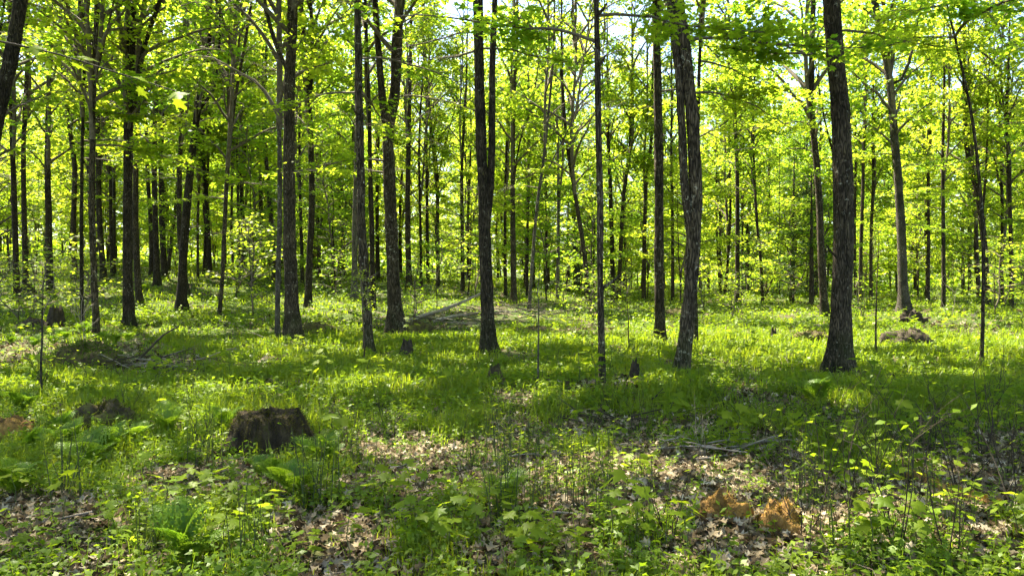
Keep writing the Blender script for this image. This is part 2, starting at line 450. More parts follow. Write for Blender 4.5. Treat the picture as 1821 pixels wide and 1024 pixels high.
def crown_meshes(seed, H, R, nlimb, leaf_n, leaf_s, low=0.0, V=LEAF_LO_V, Fc=LEAF_LO_F, el0=48, el1=72, prof=None, mat=M_LEAF):
    """A crown around a leader that runs from the origin up to H."""
    r = np.random.default_rng(seed)
    wood = MB(); fol = MB()
    k = 7
    zz = np.linspace(0, H, k)
    lead = np.stack([np.cumsum(r.normal(0, .10, k)) * (np.arange(k) > 0), np.cumsum(r.normal(0, .10, k)) * (np.arange(k) > 0), zz], 1)
    lp = smooth_path(lead, H / 22)
    lr = np.interp(lp[:, 2], [0, H], [0.075 * H / 12 + .01, .008])
    tube(wood, lp, lr, 6)
    P = []; A = []
    ga = r.uniform(0, 6.3)
    for i in range(nlimb):
        fr = low + (0.97 - low) * (i + r.uniform(0, .8)) / nlimb
        z0 = fr * H
        base = np.array([np.interp(z0, lp[:, 2], lp[:, 0]), np.interp(z0, lp[:, 2], lp[:, 1]), z0])
        ga += 2.39996 + r.normal(0, .35)
        wdt = (prof(fr) if prof else math.sin(math.pi * min(1, .16 + .84 * fr) ** .8) ** .7) * R * r.uniform(.65, 1.2)
        wdt = max(wdt, .35)
        el = math.radians(el0 + (el1 - el0) * fr + r.normal(0, 7))
        dh = np.array([math.cos(ga), math.sin(ga), 0]); side = np.array([-math.sin(ga), math.cos(ga), 0])
        n = 7; pts = [base]
        stp = wdt / n * 1.15
        e = el
        for q in range(n):
            e = el * (1 - .75 * (q / n)) + r.normal(0, .08)
            sw = r.normal(0, .12)
            pts.append(pts[-1] + stp * (dh * math.cos(e) * .95 + side * sw + np.array([0, 0, math.sin(e) * .8])))
        pts = np.array(pts)
        r0 = .016 + .016 * wdt
        tube(wood, pts, np.linspace(r0, .006, len(pts)), 5)
        ntw = int(5 + 2.2 * wdt)
        for q in range(ntw):
            t = (.25 + .75 * (q + r.uniform(0, 1)) / ntw) * (len(pts) - 1)
            a = int(min(t, len(pts) - 2)); b = pts[a] + (pts[a + 1] - pts[a]) * (t - a)
            s = 1 if q % 2 else -1
            ang = ga + s * r.uniform(.5, 1.25)
            L_ = r.uniform(.45, 1.0) * (0.35 + .28 * wdt)
            tp = [b]
            ee = r.uniform(-.05, .55)
            for w in range(3):
                ang += r.normal(0, .2)
                tp.append(tp[-1] + L_ / 3 * np.array([math.cos(ang) * math.cos(ee), math.sin(ang) * math.cos(ee), math.sin(ee)]))
                ee -= .22
            tp = np.array(tp)
            tube(wood, tp, np.linspace(.008, .003, 4), 3)
            P.append(tp); A.append(L_)
    A = np.array(A); A = A / A.sum()
    cnt = r.multinomial(leaf_n, A)
    pos = []; tip = []
    for tp, c in zip(P, cnt):
        if c == 0: continue
        t = r.uniform(.15, 1.08, c) ** .8 * 3
        a = np.minimum(t.astype(int), 2)
        b = tp[a] + (tp[a + 1] - tp[a]) * (t - a)[:, None]
        ax = tp[-1] - tp[0]; ax = ax / np.linalg.norm(ax)
        sd = np.array([-ax[1], ax[0], 0]); L_ = np.linalg.norm(tp[-1] - tp[0])
        off = r.normal(0, .17 + .10 * L_, c)
        b = b + sd[None] * off[:, None] + np.stack([r.normal(0, .06, c), r.normal(0, .06, c), r.normal(-.02, .075, c) - .14 * np.abs(off)], 1)
        pos.append(b)
        tip.append(ax[None] * r.uniform(.2, 1, c)[:, None] + sd[None] * np.sign(off)[:, None] * r.uniform(0, 1, c)[:, None] + np.stack([r.normal(0, .3, c), r.normal(0, .3, c), r.normal(-.3, .25, c)], 1))
    pos = np.vstack(pos); tip = np.vstack(tip); n = len(pos)
    leaves(fol, pos, up_normals(r, n, .42), tip, leaf_s * r.uniform(.6, 1.25, n), V, Fc, r.uniform(0, 1, n))
    return fol.mesh('crown', mat), wood.mesh('branch_frame', M_TWIG, True)

CROWN_H = 12.0
CROWNS = [crown_meshes(100 + i, CROWN_H, R, nl, ln, .18, V=OVAL_V * np.array([1.5, 1, 1]), Fc=OVAL_F) for i, (R, nl, ln) in enumerate(
    [(3.3, 28, 8400), (2.9, 26, 7400), (3.6, 30, 8900), (2.8, 24, 7000), (3.2, 27, 8000)])]
TOPS = [crown_meshes(170 + i, CROWN_H, R, nl, ln, .175, V=OVAL_V * np.array([1.5, 1, 1]), Fc=OVAL_F) for i, (R, nl, ln) in enumerate(
    [(3.6, 30, 7200), (3.2, 28, 6500), (3.9, 32, 7600), (3.0, 28, 6200)])]
FARS = [crown_meshes(150 + i, CROWN_H, R, nl, ln, .16, V=OVAL_V * np.array([1.5, 1, 1]), Fc=OVAL_F) for i, (R, nl, ln) in enumerate(
    [(3.6, 30, 11500), (3.2, 28, 10500), (3.9, 30, 12500), (3.3, 30, 11000)])]
LOW_H = 6.0
LOWS = [crown_meshes(200 + i, LOW_H, R, nl, ln, .15, low=.05, V=OVAL_V * np.array([1.5, 1, 1]), Fc=OVAL_F, el0=25, el1=60, prof=lambda f: (1 - f) ** .5 * .9 + .1) for i, (R, nl, ln) in enumerate(
    [(2.3, 22, 4300), (2.0, 20, 3600), (2.7, 24, 5000), (1.8, 18, 3100)])]
SAP_H = 2.6
SAPS = [crown_meshes(300 + i, SAP_H, R, nl, ln, .10, low=.1, V=LEAF_MID_V, Fc=LEAF_MID_F, el0=25, el1=55, prof=lambda f: (1 - f) ** .5 * .85 + .15) for i, (R, nl, ln) in enumerate(
    [(.9, 12, 420), (.75, 10, 320), (1.0, 13, 520), (.6, 9, 240)])]

def branch_meshes(seed, Ln, leaf_n, leaf_s, V=LEAF_MID_V, Fc=LEAF_MID_F, rad=.028, el=.25):
    """A leafy side branch that grows from the origin along +X."""
    r = np.random.default_rng(seed); wood = MB(); fol = MB()
    n = 9; pts = [np.zeros(3)]; e = el; a = 0
    for q in range(n):
        a += r.normal(0, .14); e += r.normal(-.045, .10)
        pts.append(pts[-1] + Ln / n * np.array([math.cos(a) * math.cos(e), math.sin(a) * math.cos(e), math.sin(e)]))
    pts = np.array(pts); tube(wood, smooth_path(pts, .15), np.linspace(rad, .005, len(smooth_path(pts, .15))), 5)
    P = []; A = []
    for q in range(int(5 * Ln)):
        t = (.2 + .8 * r.uniform()) * n; i = min(int(t), n - 1); b = pts[i] + (pts[i + 1] - pts[i]) * (t - i)
        s = 1 if q % 2 else -1; an = s * r.uniform(.4, 1.2); L_ = r.uniform(.35, 1) * .45 * Ln * (1.1 - t / n * .6)
        tp = [b]; ee = r.uniform(-.1, .3)
        for w in range(3):
            an += r.normal(0, .2); ee -= .08
            tp.append(tp[-1] + L_ / 3 * np.array([math.cos(an) * math.cos(ee), math.sin(an) * math.cos(ee), math.sin(ee)]))
        tp = np.array(tp); tube(wood, tp, np.linspace(.007, .003, 4), 3); P.append(tp); A.append(L_)
    A = np.array(A) / sum(A); cnt = r.multinomial(leaf_n, A); pos = []; tip = []
    for tp, c in zip(P, cnt):
        if c == 0: continue
        t = r.uniform(.1, 1.05, c) * 3; a = np.minimum(t.astype(int), 2); b = tp[a] + (tp[a + 1] - tp[a]) * (t - a)[:, None]
        ax = tp[-1] - tp[0]; ax /= np.linalg.norm(ax); sd = np.array([-ax[1], ax[0], 0]); off = r.normal(0, .11, c)
        pos.append(b + sd[None] * off[:, None] + np.stack([r.normal(0, .03, c), r.normal(0, .03, c), r.normal(-.03, .035, c)], 1))
        tip.append(ax[None] * .6 + sd[None] * np.sign(off)[:, None] * r.uniform(.2, 1, c)[:, None] + np.stack([r.normal(0, .3, c), r.normal(0, .3, c), r.normal(-.25, .2, c)], 1))
    pos = np.vstack(pos); tip = np.vstack(tip); m = len(pos)
    leaves(fol, pos, up_normals(r, m, .38), tip, leaf_s * r.uniform(.6, 1.25, m), V, Fc, r.uniform(0, 1, m))
    return fol.mesh('foliage', M_LEAF), wood.mesh('branch', M_TWIG, True)
BRANCHES = [branch_meshes(400 + i, L_, n, .105) for i, (L_, n) in enumerate([(2.6, 420), (3.2, 600), (2.0, 300), (3.6, 520), (2.4, 260)])]

def add_crown(root, kind, base, axis, H, seed, wide=1.0):
    r = random.Random(seed)
    sets, h0 = {'crown': (CROWNS, CROWN_H), 'far': (FARS, CROWN_H), 'top': (TOPS, CROWN_H), 'low': (LOWS, LOW_H), 'sap': (SAPS, SAP_H)}[kind]
    fol, wood = sets[r.randrange(len(sets))]
    q = Vector((0, 0, 1)).rotation_difference(Vector(axis)) @ Quaternion((0, 0, 1), r.uniform(0, 6.28))
    s = H / h0; w = s ** .5 * wide * r.uniform(.9, 1.12)
    o = obj('crown', fol, root, base); o.rotation_mode = 'QUATERNION'; o.rotation_quaternion = q; o.scale = (w, w, s)
    obj('branch_frame', wood, o)
    return o

def add_branch(root, p, az, seed, scale=1.0):
    r = random.Random(seed)
    fol, wood = BRANCHES[r.randrange(len(BRANCHES))]
    o = obj('branch', wood, root, p, (r.uniform(-.15, .15), r.uniform(-.15, .12), az), scale)
    obj('foliage', fol, o)
    return o

# ------------------------------------------------------------------ traced trees
# key: (base_x, base_y, width_px, [(x,y) going up], material, [fork stems], options)
TREES = {
 'edge':   (-75, 655, 34, [(-45, 430), (-3, 205), (21, 100), (38, 0)], 'd', [], {}),
 'a':      (30, 531, 13, [(30, 400), (29, 200), (31, 60)], 'd', [], {}),
 'b':      (46, 513, 12, [(44, 400), (43, 260), (50, 120)], 'd', [], {}),
 'c':      (89, 520, 15, [(86, 400), (84, 250), (88, 120), (94, 0)], 'd', [], {}),
 'd1':     (133, 497, 12, [(132, 400), (135, 300), (128, 240), (116, 120)], 'd', [], {}),
 'd2':     (147, 583, 8, [(146, 480), (147, 380), (150, 240), (156, 80)], 'd', [], {}),
 'e':      (172, 600, 14, [(167, 480), (165, 350), (167, 200), (170, 120), (176, 0)], 'b', [[(169, 150), (186, 85), (206, 0)], [(167, 90), (150, 30), (140, -20)]], {}),
 'f':      (185, 500, 13, [(178, 400), (176, 260), (174, 120)], 'd', [], {}),
 'g':      (200, 491, 8, [(196, 400), (193, 250)], 'd', [], {}),
 'h':      (230, 583, 21, [(228, 480), (229, 350), (231, 230), (236, 120), (241, 0)], 'd', [[(232, 230), (247, 150), (262, 80), (290, 0)]], {}),
 'h2':     (248, 543, 14, [(243, 440), (243, 330), (247, 210), (252, 120), (262, 20)], 'd', [], {}),
 'i':      (270, 490, 10, [(268, 400), (262, 300), (258, 150)], 'd', [], {}),
 'j':      (279, 507, 13, [(276, 400), (274, 300), (276, 180), (280, 60)], 'd', [], {}),
 'k':      (293, 494, 13, [(288, 400), (286, 280), (288, 120)], 'd', [], {}),
 'l':      (299, 486, 8, [(304, 420), (311, 340), (313, 220)], 'd', [], {}),
 'm':      (322, 555, 19, [(327, 450), (335, 350), (345, 260), (360, 150), (371, 90), (376, 0)], 'd', [[(352, 205), (368, 180), (382, 160), (392, 90)]], {}),
 'n':      (332, 523, 12, [(319, 420), (318, 320), (321, 200), (324, 60)], 'd', [], {}),
 'o':      (352, 494, 6, [(350, 400), (352, 280)], 'd', [], {}),
 'p':      (362, 493, 6, [(366, 420), (370, 330)], 'd', [], {}),
 'q':      (375, 494, 10, [(371, 420), (366, 330), (360, 240), (364, 120)], 'd', [], {}),
 'r':      (390, 567, 10, [(395, 490), (401, 330), (407, 244), (416, 170), (428, 100), (442, 10)], 'd', [[(405, 260), (402, 180), (403, 80)]], {}),
 's':      (415, 495, 6, [(412, 400), (414, 280)], 'd', [], {}),
 't':      (427, 498, 7, [(424, 400), (422, 300)], 'd', [], {}),
 'u':      (433, 485, 10, [(432, 400), (428, 280), (430, 150)], 'd', [], {}),
 'v':      (457, 476, 7, [(454, 400), (451, 300)], 'd', [], {}),
 'w':      (469, 475, 10, [(465, 400), (462, 300)], 'd', [], {}),
 'x':      (488, 497, 11, [(483, 400), (475, 300), (470, 230), (473, 130)], 'd', [[(474, 280), (464, 230), (450, 190)]], {}),
 'y':      (493, 600, 11, [(494, 500), (497, 380), (496, 200), (494, 60), (495, 0)], 'p', [], {}),
 'z':      (523, 605, 29, [(517, 500), (513, 400), (511, 250), (512, 120), (516, 0)], 'd', [[(505, 130), (490, 85), (470, 20)]], {}),
 'aa':     (538, 510, 8, [(536, 420), (533, 320)], 'd', [], {}),
 'ab':     (549, 547, 15, [(551, 460), (556, 370), (555, 250), (552, 180), (545, 90), (538, 0)], 'd', [[(554, 200), (558, 110), (556, 0)]], {}),
 'ac':     (568, 492, 6, [(566, 420), (565, 330)], 'd', [], {}),
 'ae':     (609, 467, 11, [(607, 380), (604, 260), (602, 160), (603, 80)], 'd', [], {}),
 'af':     (631, 536, 14, [(631, 430), (634, 320), (637, 200), (638, 80)], 'p', [], {}),
 'ag':     (656, 633, 20, [(649, 500), (643, 400), (641, 280), (638, 150), (636, 0)], 'b', [], {}),
 'ah':     (664, 552, 12, [(663, 450), (661, 320), (660, 200), (657, 100), (655, 0)], 'd', [], {}),
 'ai':     (673, 497, 9, [(671, 420), (672, 320)], 'd', [], {}),
 'aj':     (707, 597, 29, [(700, 500), (696, 400), (692, 300), (691, 235), (703, 165), (706, 90), (712, 0)], 'b', [[(691, 250), (681, 180), (674, 90), (668, 0)]], {}),
 'ak':     (728, 514, 13, [(725, 420), (725, 320), (727, 200), (730, 60)], 'b', [], {}),
 'al':     (749, 511, 7, [(748, 400), (746, 280), (750, 180), (758, 90)], 'd', [], {}),
 'am':     (761, 505, 8, [(760, 400), (759, 260)], 'd', [], {}),
 'an':     (779, 508, 9, [(778, 400), (777, 310), (768, 240), (760, 180)], 'd', [[(777, 320), (790, 260), (806, 200)]], {}),
 'ao':     (823, 518, 9, [(822, 400), (822, 300), (827, 200)], 'd', [], {}),
 'ap':     (833, 484, 7, [(832, 400), (836, 300)], 'd', [], {}),
 'aq':     (871, 629, 27, [(866, 520), (861, 400), (856, 270), (852, 130), (850, 0)], 'd', [[(869, 430), (873, 320), (875, 200), (876, 100), (880, 0)]], {}),
 'as':     (899, 525, 8, [(898, 420), (899, 320), (903, 200)], 'd', [], {}),
 'at':     (914, 540, 13, [(912, 420), (912, 300), (913, 200), (918, 90)], 'd', [[(913, 330), (925, 250), (945, 190)]], {}),
 'au':     (937, 530, 7, [(938, 420), (940, 320)], 'd', [], {}),
 'av':     (941, 555, 8, [(948, 450), (956, 360), (967, 280), (979, 165)], 'p', [[(958, 345), (1000, 250), (1046, 165)]], {}),
 'aw':     (973, 520, 6, [(972, 420), (971, 320)], 'd', [], {}),
 'ax':     (991, 533, 8, [(993, 430), (993, 300), (990, 180)], 'p', [], {}),
 'ay':     (1026, 506, 12, [(1023, 430), (1017, 330), (1012, 220)], 'p', [], {}),
 'az':     (1047, 545, 11, [(1041, 470), (1033, 410), (1019, 325), (1008, 250)], 'd', [], {}),
 'ba':     (1071, 690, 15, [(1069, 580), (1067, 470), (1067, 360), (1064, 240), (1062, 120), (1060, 0)], 'b', [], {}),
 'bb':     (1090, 535, 11, [(1088, 430), (1085, 330), (1081, 240), (1080, 120)], 'd', [], {}),
 'bc':     (1100, 535, 10, [(1104, 430), (1109, 340), (1119, 270), (1122, 170)], 'd', [], {}),
 'bd':     (1145, 535, 10, [(1146, 430), (1149, 330), (1158, 250), (1160, 140)], 'd', [], {}),
 'bf':     (1174, 611, 22, [(1172, 500), (1171, 380), (1170, 250), (1167, 130), (1164, 0)], 'b', [], {}),
 'bg':     (1196, 540, 8, [(1196, 430), (1194, 300)], 'd', [], {}),
 'bh':     (1213, 669, 30, [(1224, 550), (1231, 450), (1236, 350), (1232, 250), (1222, 150), (1211, 60), (1204, 0)], 'b', [[(1224, 430), (1217, 340), (1212, 250), (1206, 150), (1195, 60), (1189, 0)]], {}),
 'bi':     (1238, 610, 9, [(1237, 500), (1240, 380)], 'd', [], {}),
 'bj':     (1311, 540, 11, [(1312, 430), (1312, 320), (1309, 220)], 'd', [], {}),
 'bk':     (1321, 527, 5, [(1320, 430), (1322, 330)], 'd', [], {}),
 'bm':     (1356, 541, 7, [(1353, 470), (1346, 400), (1340, 300)], 'd', [[(1358, 535), (1376, 490), (1383, 440)]], {}),
 'bn':     (1466, 562, 17, [(1461, 450), (1458, 350), (1452, 270), (1446, 190), (1447, 80)], 'b', [], {}),
 'bo':     (1492, 664, 43, [(1497, 560), (1502, 450), (1504, 350), (1502, 250), (1497, 150), (1490, 50), (1486, -20)], 'd', [], {}),
 'bp':     (1522, 536, 7, [(1521, 430), (1523, 330)], 'd', [], {}),
 'bp2':    (1530, 538, 9, [(1531, 430), (1534, 320)], 'd', [], {}),
 'bp3':    (1549, 536, 8, [(1550, 430), (1554, 340)], 'd', [], {}),
 'bq':     (1607, 558, 21, [(1605, 450), (1601, 350), (1594, 250), (1586, 150), (1575, 80), (1560, 0)], 'p', [[(1592, 150), (1606, 140), (1620, 110)]], {}),
 'br':     (1650, 537, 8, [(1651, 430), (1650, 330)], 'd', [], {}),
 'br2':    (1678, 546, 9, [(1677, 430), (1675, 300)], 'd', [], {}),
 'bt':     (1755, 545, 14, [(1750, 430), (1738, 340), (1722, 280), (1716, 160)], 'd', [[(1745, 390), (1752, 330), (1757, 220)]], {}),
 'bs':     (1745, 652, 8, [(1750, 560), (1753, 440), (1750, 340), (1741, 230), (1728, 150), (1710, 60), (1697, 0)], 'b', [], {'thin': 1}),
 'bu':     (1799, 547, 10, [(1797, 430), (1793, 300)], 'd', [], {}),
}
BM = {'d': M_BARK_DARK, 'b': M_BARK, 'p': M_BARK_PALE}
MAIN = {  # label, short phrase used to name the neighbours
 'edge': ('dark trunk leaning in from beyond the edge, its foot out of sight', 'leaning edge trunk'),
 'e': ('slim grey-brown maple with a V fork high up, beside pale twiggy shrub', 'slim V-forked maple'),
 'h': ('stout dark maple with a curved second stem splitting off high up', 'stout curved-fork maple'),
 'm': ('dark maple that bends away as it climbs, crooked side stem near top', 'bending dark maple'),
 'r': ('thin sinuous dark maple on grassy slope, forking into narrow stems', 'thin sinuous maple'),
 'y': ('narrow pale grey trunk standing close beside a much thicker dark one', 'narrow pale trunk'),
 'z': ('thick dark straight maple trunk with one rising side limb near top', 'thick dark side-limbed trunk'),
 'ab': ('dark maple splitting into two near-parallel stems, pale streak at its foot', 'parallel-stemmed maple'),
 'ag': ('straight lichen-flecked trunk with a leafy shoot hanging at its lower side', 'lichen-flecked straight trunk'),
 'aj': ('thick maple with a wide Y fork, foot beside the long fallen log', 'Y-forked maple'),
 'aq': ('thick dark double-stemmed maple in the centre, stems fused below mid-height', 'double-stemmed centre maple'),
 'av': ('thin pale leaning trunk with a long bare dead branch', 'thin pale leaning trunk'),
 'az': ('thin black trunk leaning steeply beyond the open grass', 'leaning black trunk'),
 'ba': ('slender grey lichen-spotted stem, nearest tree to the camera near the middle', 'slender spotted stem'),
 'bf': ('straight brown-grey maple with a pale streak down its lower side', 'straight streaked maple'),
 'bh': ('large crooked maple with swept foot and a second stem fused behind', 'crooked swept-foot maple'),
 'bn': ('medium grey-brown trunk just behind the thickest trunk', 'trunk behind the thickest'),
 'bo': ('thickest dark trunk with deeply furrowed bark and flared foot', 'thickest furrowed trunk'),
 'bq': ('pale sunlit grey trunk leaning away towards the sky gap', 'pale sunlit trunk'),
 'bs': ('very thin sapling stem curving over, standing in green ground cover', 'very thin curving stem'),
}
PTREE = []          # (px, D, key, root) for labelling
def make_traced(key):
    bx, by, w, up, mk, forks, opt = TREES[key]
    g = ground_at(bx, by, 62)
    D = g[1]
    r = np.random.default_rng(abs(hash(key)) % 1 + sum(ord(c) * (i + 3) for i, c in enumerate(key)))
    r0 = .80 * w / 2 / F * D
    H = float(np.clip(13 + 45 * r0, 13, 21.5)) + r.uniform(-1, 1.5)
    if opt.get('thin'): H = 9.5
    root = bpy.data.objects.new('maple_tree', None); C.objects.link(root); root.location = g
    near = D < 26
    lean = r.normal(0, .02)
    def to_local(px, py):
        p = at_depth(px, py, D) - g
        p[1] += lean * max(p[2], 0)
        return p
    pts = [np.array([0, 0, -.15]), np.array([0, 0, .12])] + [to_local(*q) for q in up]
    pts = [pts[0], pts[1]] + [p for p in pts[2:] if p[2] > .35]
    d = pts[-1] - pts[-2]; d = d / np.linalg.norm(d)
    while pts[-1][2] < H:
        d = d * .6 + np.array([r.normal(0, .05), r.normal(0, .05), 1]) * .4; d /= np.linalg.norm(d)
        pts.append(pts[-1] + d * 1.6)
    mb = MB()
    path = smooth_path(pts, .16 if near else .5)
    H = path[-1][2]
    rr = r0 * np.clip(1 - .62 * (np.clip(path[:, 2], 0, H) / H) ** 1.0, .1, 1)
    rr *= np.interp(path[:, 2], [H * .6, H], [1, .15])
    tube(mb, path, rr, 22 if near else 9, .10 if near else .06, int(r.integers(1e6)), 1.5 if w > 18 else .9 if w > 10 else .5, cap=False)
    if near:
        for _ in range(int(r.integers(3, 8))):      # broken stubs of dead limbs
            z = r.uniform(1.0, 7.5); j = np.argmin(np.abs(path[:, 2] - z)); a = r.uniform(0, 6.28); dv = np.array([math.cos(a), math.sin(a), r.uniform(.1, .7)])
            l = rr[j] + r.uniform(.04, .28); q = np.array([path[j], path[j] + dv * l * .7, path[j] + dv * l + np.array([0, 0, .03])]); rs = r.uniform(.008, .022)
            tube(mb, q, [rs * 1.5, rs, rs * .55], 6, cap=True)
    fk_tops = []
    for fpts in forks:
        q = [to_local(*c) for c in fpts]
        i0 = np.argmin(np.abs(path[:, 2] - q[0][2])); q[0] = path[i0] + np.array([0, .02, 0])
        fr0 = rr[i0] * (.72 if key in ('aj', 'aq', 'bh', 'h', 'ab') else .45)
        dd = q[-1] - q[-2]; dd /= np.linalg.norm(dd)
        top = min(H, q[-1][2] + 6)
        while q[-1][2] < top:
            dd = dd * .6 + np.array([r.normal(0, .08), r.normal(0, .12), 1]) * .4; dd /= np.linalg.norm(dd)
            q.append(q[-1] + dd * 1.3)
        fp = smooth_path(q, .2 if near else .5)
        fr = fr0 * np.linspace(1, .22, len(fp))
        tube(mb, fp, fr, 14 if near else 7, .08, int(r.integers(1e6)))
        fk_tops.append(fp)
    obj('trunk', mb.mesh('trunk', BM[mk], True), root)
    # crown
    zc = H * r.uniform(.26, .40)
    if opt.get('thin'): zc = 5.0
    if D < 20: zc = max(zc, 7.6)
    i0 = np.argmin(np.abs(path[:, 2] - zc)); b = path[i0]; ax = path[-1] - b
    add_crown(root, 'top' if D < 23 else 'crown', b, ax, (H - zc) * 1.06, int(r.integers(1e6)), {'ba': 1.55, 'aq': 1.25, 'bh': 1.2}.get(key, .92 if w > 9 else .75))  # listed crowns, above the view, are widened to shade the foreground
    if forks and fk_tops[0][-1][2] > zc + 4 and D < 36:
        fp = fk_tops[0]; j = np.argmin(np.abs(fp[:, 2] - zc - 1.5)); ax = fp[-1] - fp[j]
        if np.linalg.norm(ax) > 3: add_crown(root, 'top' if D < 23 else 'crown', fp[j], ax, np.linalg.norm(ax) + 2.5, int(r.integers(1e6)), .7)
    # leafy side branches
    nb = opt.get('nb', int(r.integers(1, 4)))
    lo = 4.2 if D > 16 else 5.0
    for k in range(nb):
        z = r.uniform(lo, max(zc + 1, lo + 1)); j = np.argmin(np.abs(path[:, 2] - z))
        add_branch(root, path[j], r.uniform(0, 6.28), int(r.integers(1e6)), r.uniform(.75, 1.15))
    PTREE.append((bx, D, key, root, w))
    root['_path'] = 0
    del root['_path']
    return root, path, g
TR = {}
for key in TREES:
    TR[key] = make_traced(key)

# chosen low boughs seen in the upper part of the photograph
for key, z, az, sc, sd_ in [('bh', 5.6, -.1, 1.1, 2), ('bh', 4.7, .4, .8, 4),
                            ('bf', 6.2, .1, .9, 4), ('aq', 6.4, .2, .9, 2),
                            ('aj', 6.8, .1, .9, 4), ('ba', 4.8, 3.3, .9, 3), ('ba', 5.2, .1, .9, 2), ('bo', 5.4, 3.1, .9, 0), ('bo', 5.9, .2, .9, 2),
                            ('bq', 7.2, 3.2, .9, 1), ('bq', 6.4, .2, 1.1, 3), ('ag', 5.6, 3.0, .9, 2), ('ag', 6.3, .3, .9, 1), ('bn', 7.5, 3.2, 1.1, 1), ('bn', 6.5, 3.0, 1.0, 3)]:
    root, path, g = TR[key]
    j = np.argmin(np.abs(path[:, 2] - z))
    add_branch(root, path[j], az, sd_, sc)

# ------------------------------------------------------------------ trees of the wood behind
def trunk_var(seed, H, r0, bend):
    r = np.random.default_rng(seed); k = 8; z = np.linspace(-.2, H, k)
    x = np.cumsum(r.normal(0, bend, k)); y = np.cumsum(r.normal(0, bend, k)); x -= x[0]; y -= y[0]
    p = smooth_path(np.stack([x, y, z], 1), .7)
    mb = MB(); tube(mb, p, r0 * np.interp(p[:, 2], [0, H], [1, .22]), 8, .06, seed, .3)
    if seed % 2 == 0:
        i = int(len(p) * r.uniform(.35, .5)); a = r.uniform(0, 6.28); q = [p[i]]
        d = np.array([math.cos(a) * .5, math.sin(a) * .5, 1.0])
        for _ in range(5):
            q.append(q[-1] + d * H * .07); d = d * .8 + np.array([0, 0, .3])
        tube(mb, smooth_path(q, .6), np.linspace(r0 * .55, r0 * .2, len(smooth_path(q, .6))), 6, .05, seed)
    return mb.mesh('trunk', M_BARK_DARK if seed % 3 else M_BARK, True), p
TV = [trunk_var(500 + i, 18, .12, .12) for i in range(8)]

def poisson(n, dlo, dhi, ulo, uhi, mind, r, avoid):
    out = []; tries = 0
    while len(out) < n and tries < 40000:
        tries += 1
        d = math.sqrt(r.uniform(dlo ** 2, dhi ** 2)); u = r.uniform(ulo, uhi); x, y = u * d, d
        if all((x - a) ** 2 + (y - b) ** 2 > mind ** 2 for a, b in out) and all((x - a) ** 2 + (y - b) ** 2 > (mind * .7) ** 2 for a, b in avoid):
            out.append((x, y))
    return out

trd = [(t[2][0], t[2][1]) for t in TR.values()]
r_bg = np.random.default_rng(21)
BACK = poisson(165, 44, 112, -.86, .84, 3.6, r_bg, trd)
SIDE = [(-15.5, 14), (-19, 21), (-21, 30), (-14, 8.5), (-26, 34), (13.5, 10), (17, 17), (22, 26), (-11, 3), (10, 4), (27, 33)]
BACKT = []
for i, (x, y) in enumerate(SIDE + BACK):
    r = np.random.default_rng(9000 + i)
    z = float(height(x, y)); H = r.uniform(17, 23); s = H / 18; wd = r.uniform(.7, 1.5)
    root = bpy.data.objects.new('maple_tree', None); C.objects.link(root); root.location = (x, y, z)
    me, p = TV[r.integers(len(TV))]; a = r.uniform(0, 6.28)
    obj('trunk', me, root, (0, 0, 0), (0, 0, a), (wd, wd, s))
    zc = H * r.uniform(.12, .34); j = np.argmin(np.abs(p[:, 2] * s - zc)); q = p[j]
    b = (wd * (q[0] * math.cos(a) - q[1] * math.sin(a)), wd * (q[0] * math.sin(a) + q[1] * math.cos(a)), zc)
    add_crown(root, 'far' if y > 58 else 'crown' if y > 40 else 'top', b, (r.normal(0, .05), r.normal(0, .05), 1), H - zc + .5, i * 7 + 3, 1.0)
    BACKT.append((x, y, root, wd * .12))

# understory: young low-crowned maples and saplings
UNDER = []
r_un = np.random.default_rng(33)
for i, (x, y) in enumerate(poisson(145, 38, 104, -.8, .78, 2.7, r_un, trd)):
    r = np.random.default_rng(7000 + i); z = float(height(x, y)); H = r.uniform(4.5, 9.5)
    root = bpy.data.objects.new('young_maple', None); C.objects.link(root); root.location = (x, y, z)
    me, p = TV[r.integers(len(TV))]
    obj('trunk', me, root, (0, 0, 0), (0, 0, r.uniform(0, 6)), (.38, .38, H * .9 / 18))
    add_crown(root, 'low', (0, 0, r.uniform(.8, 1.8)), (r.normal(0, .05), r.normal(0, .05), 1), H * .85, i * 11 + 5, 1.15)
    UNDER.append((x, y, root))

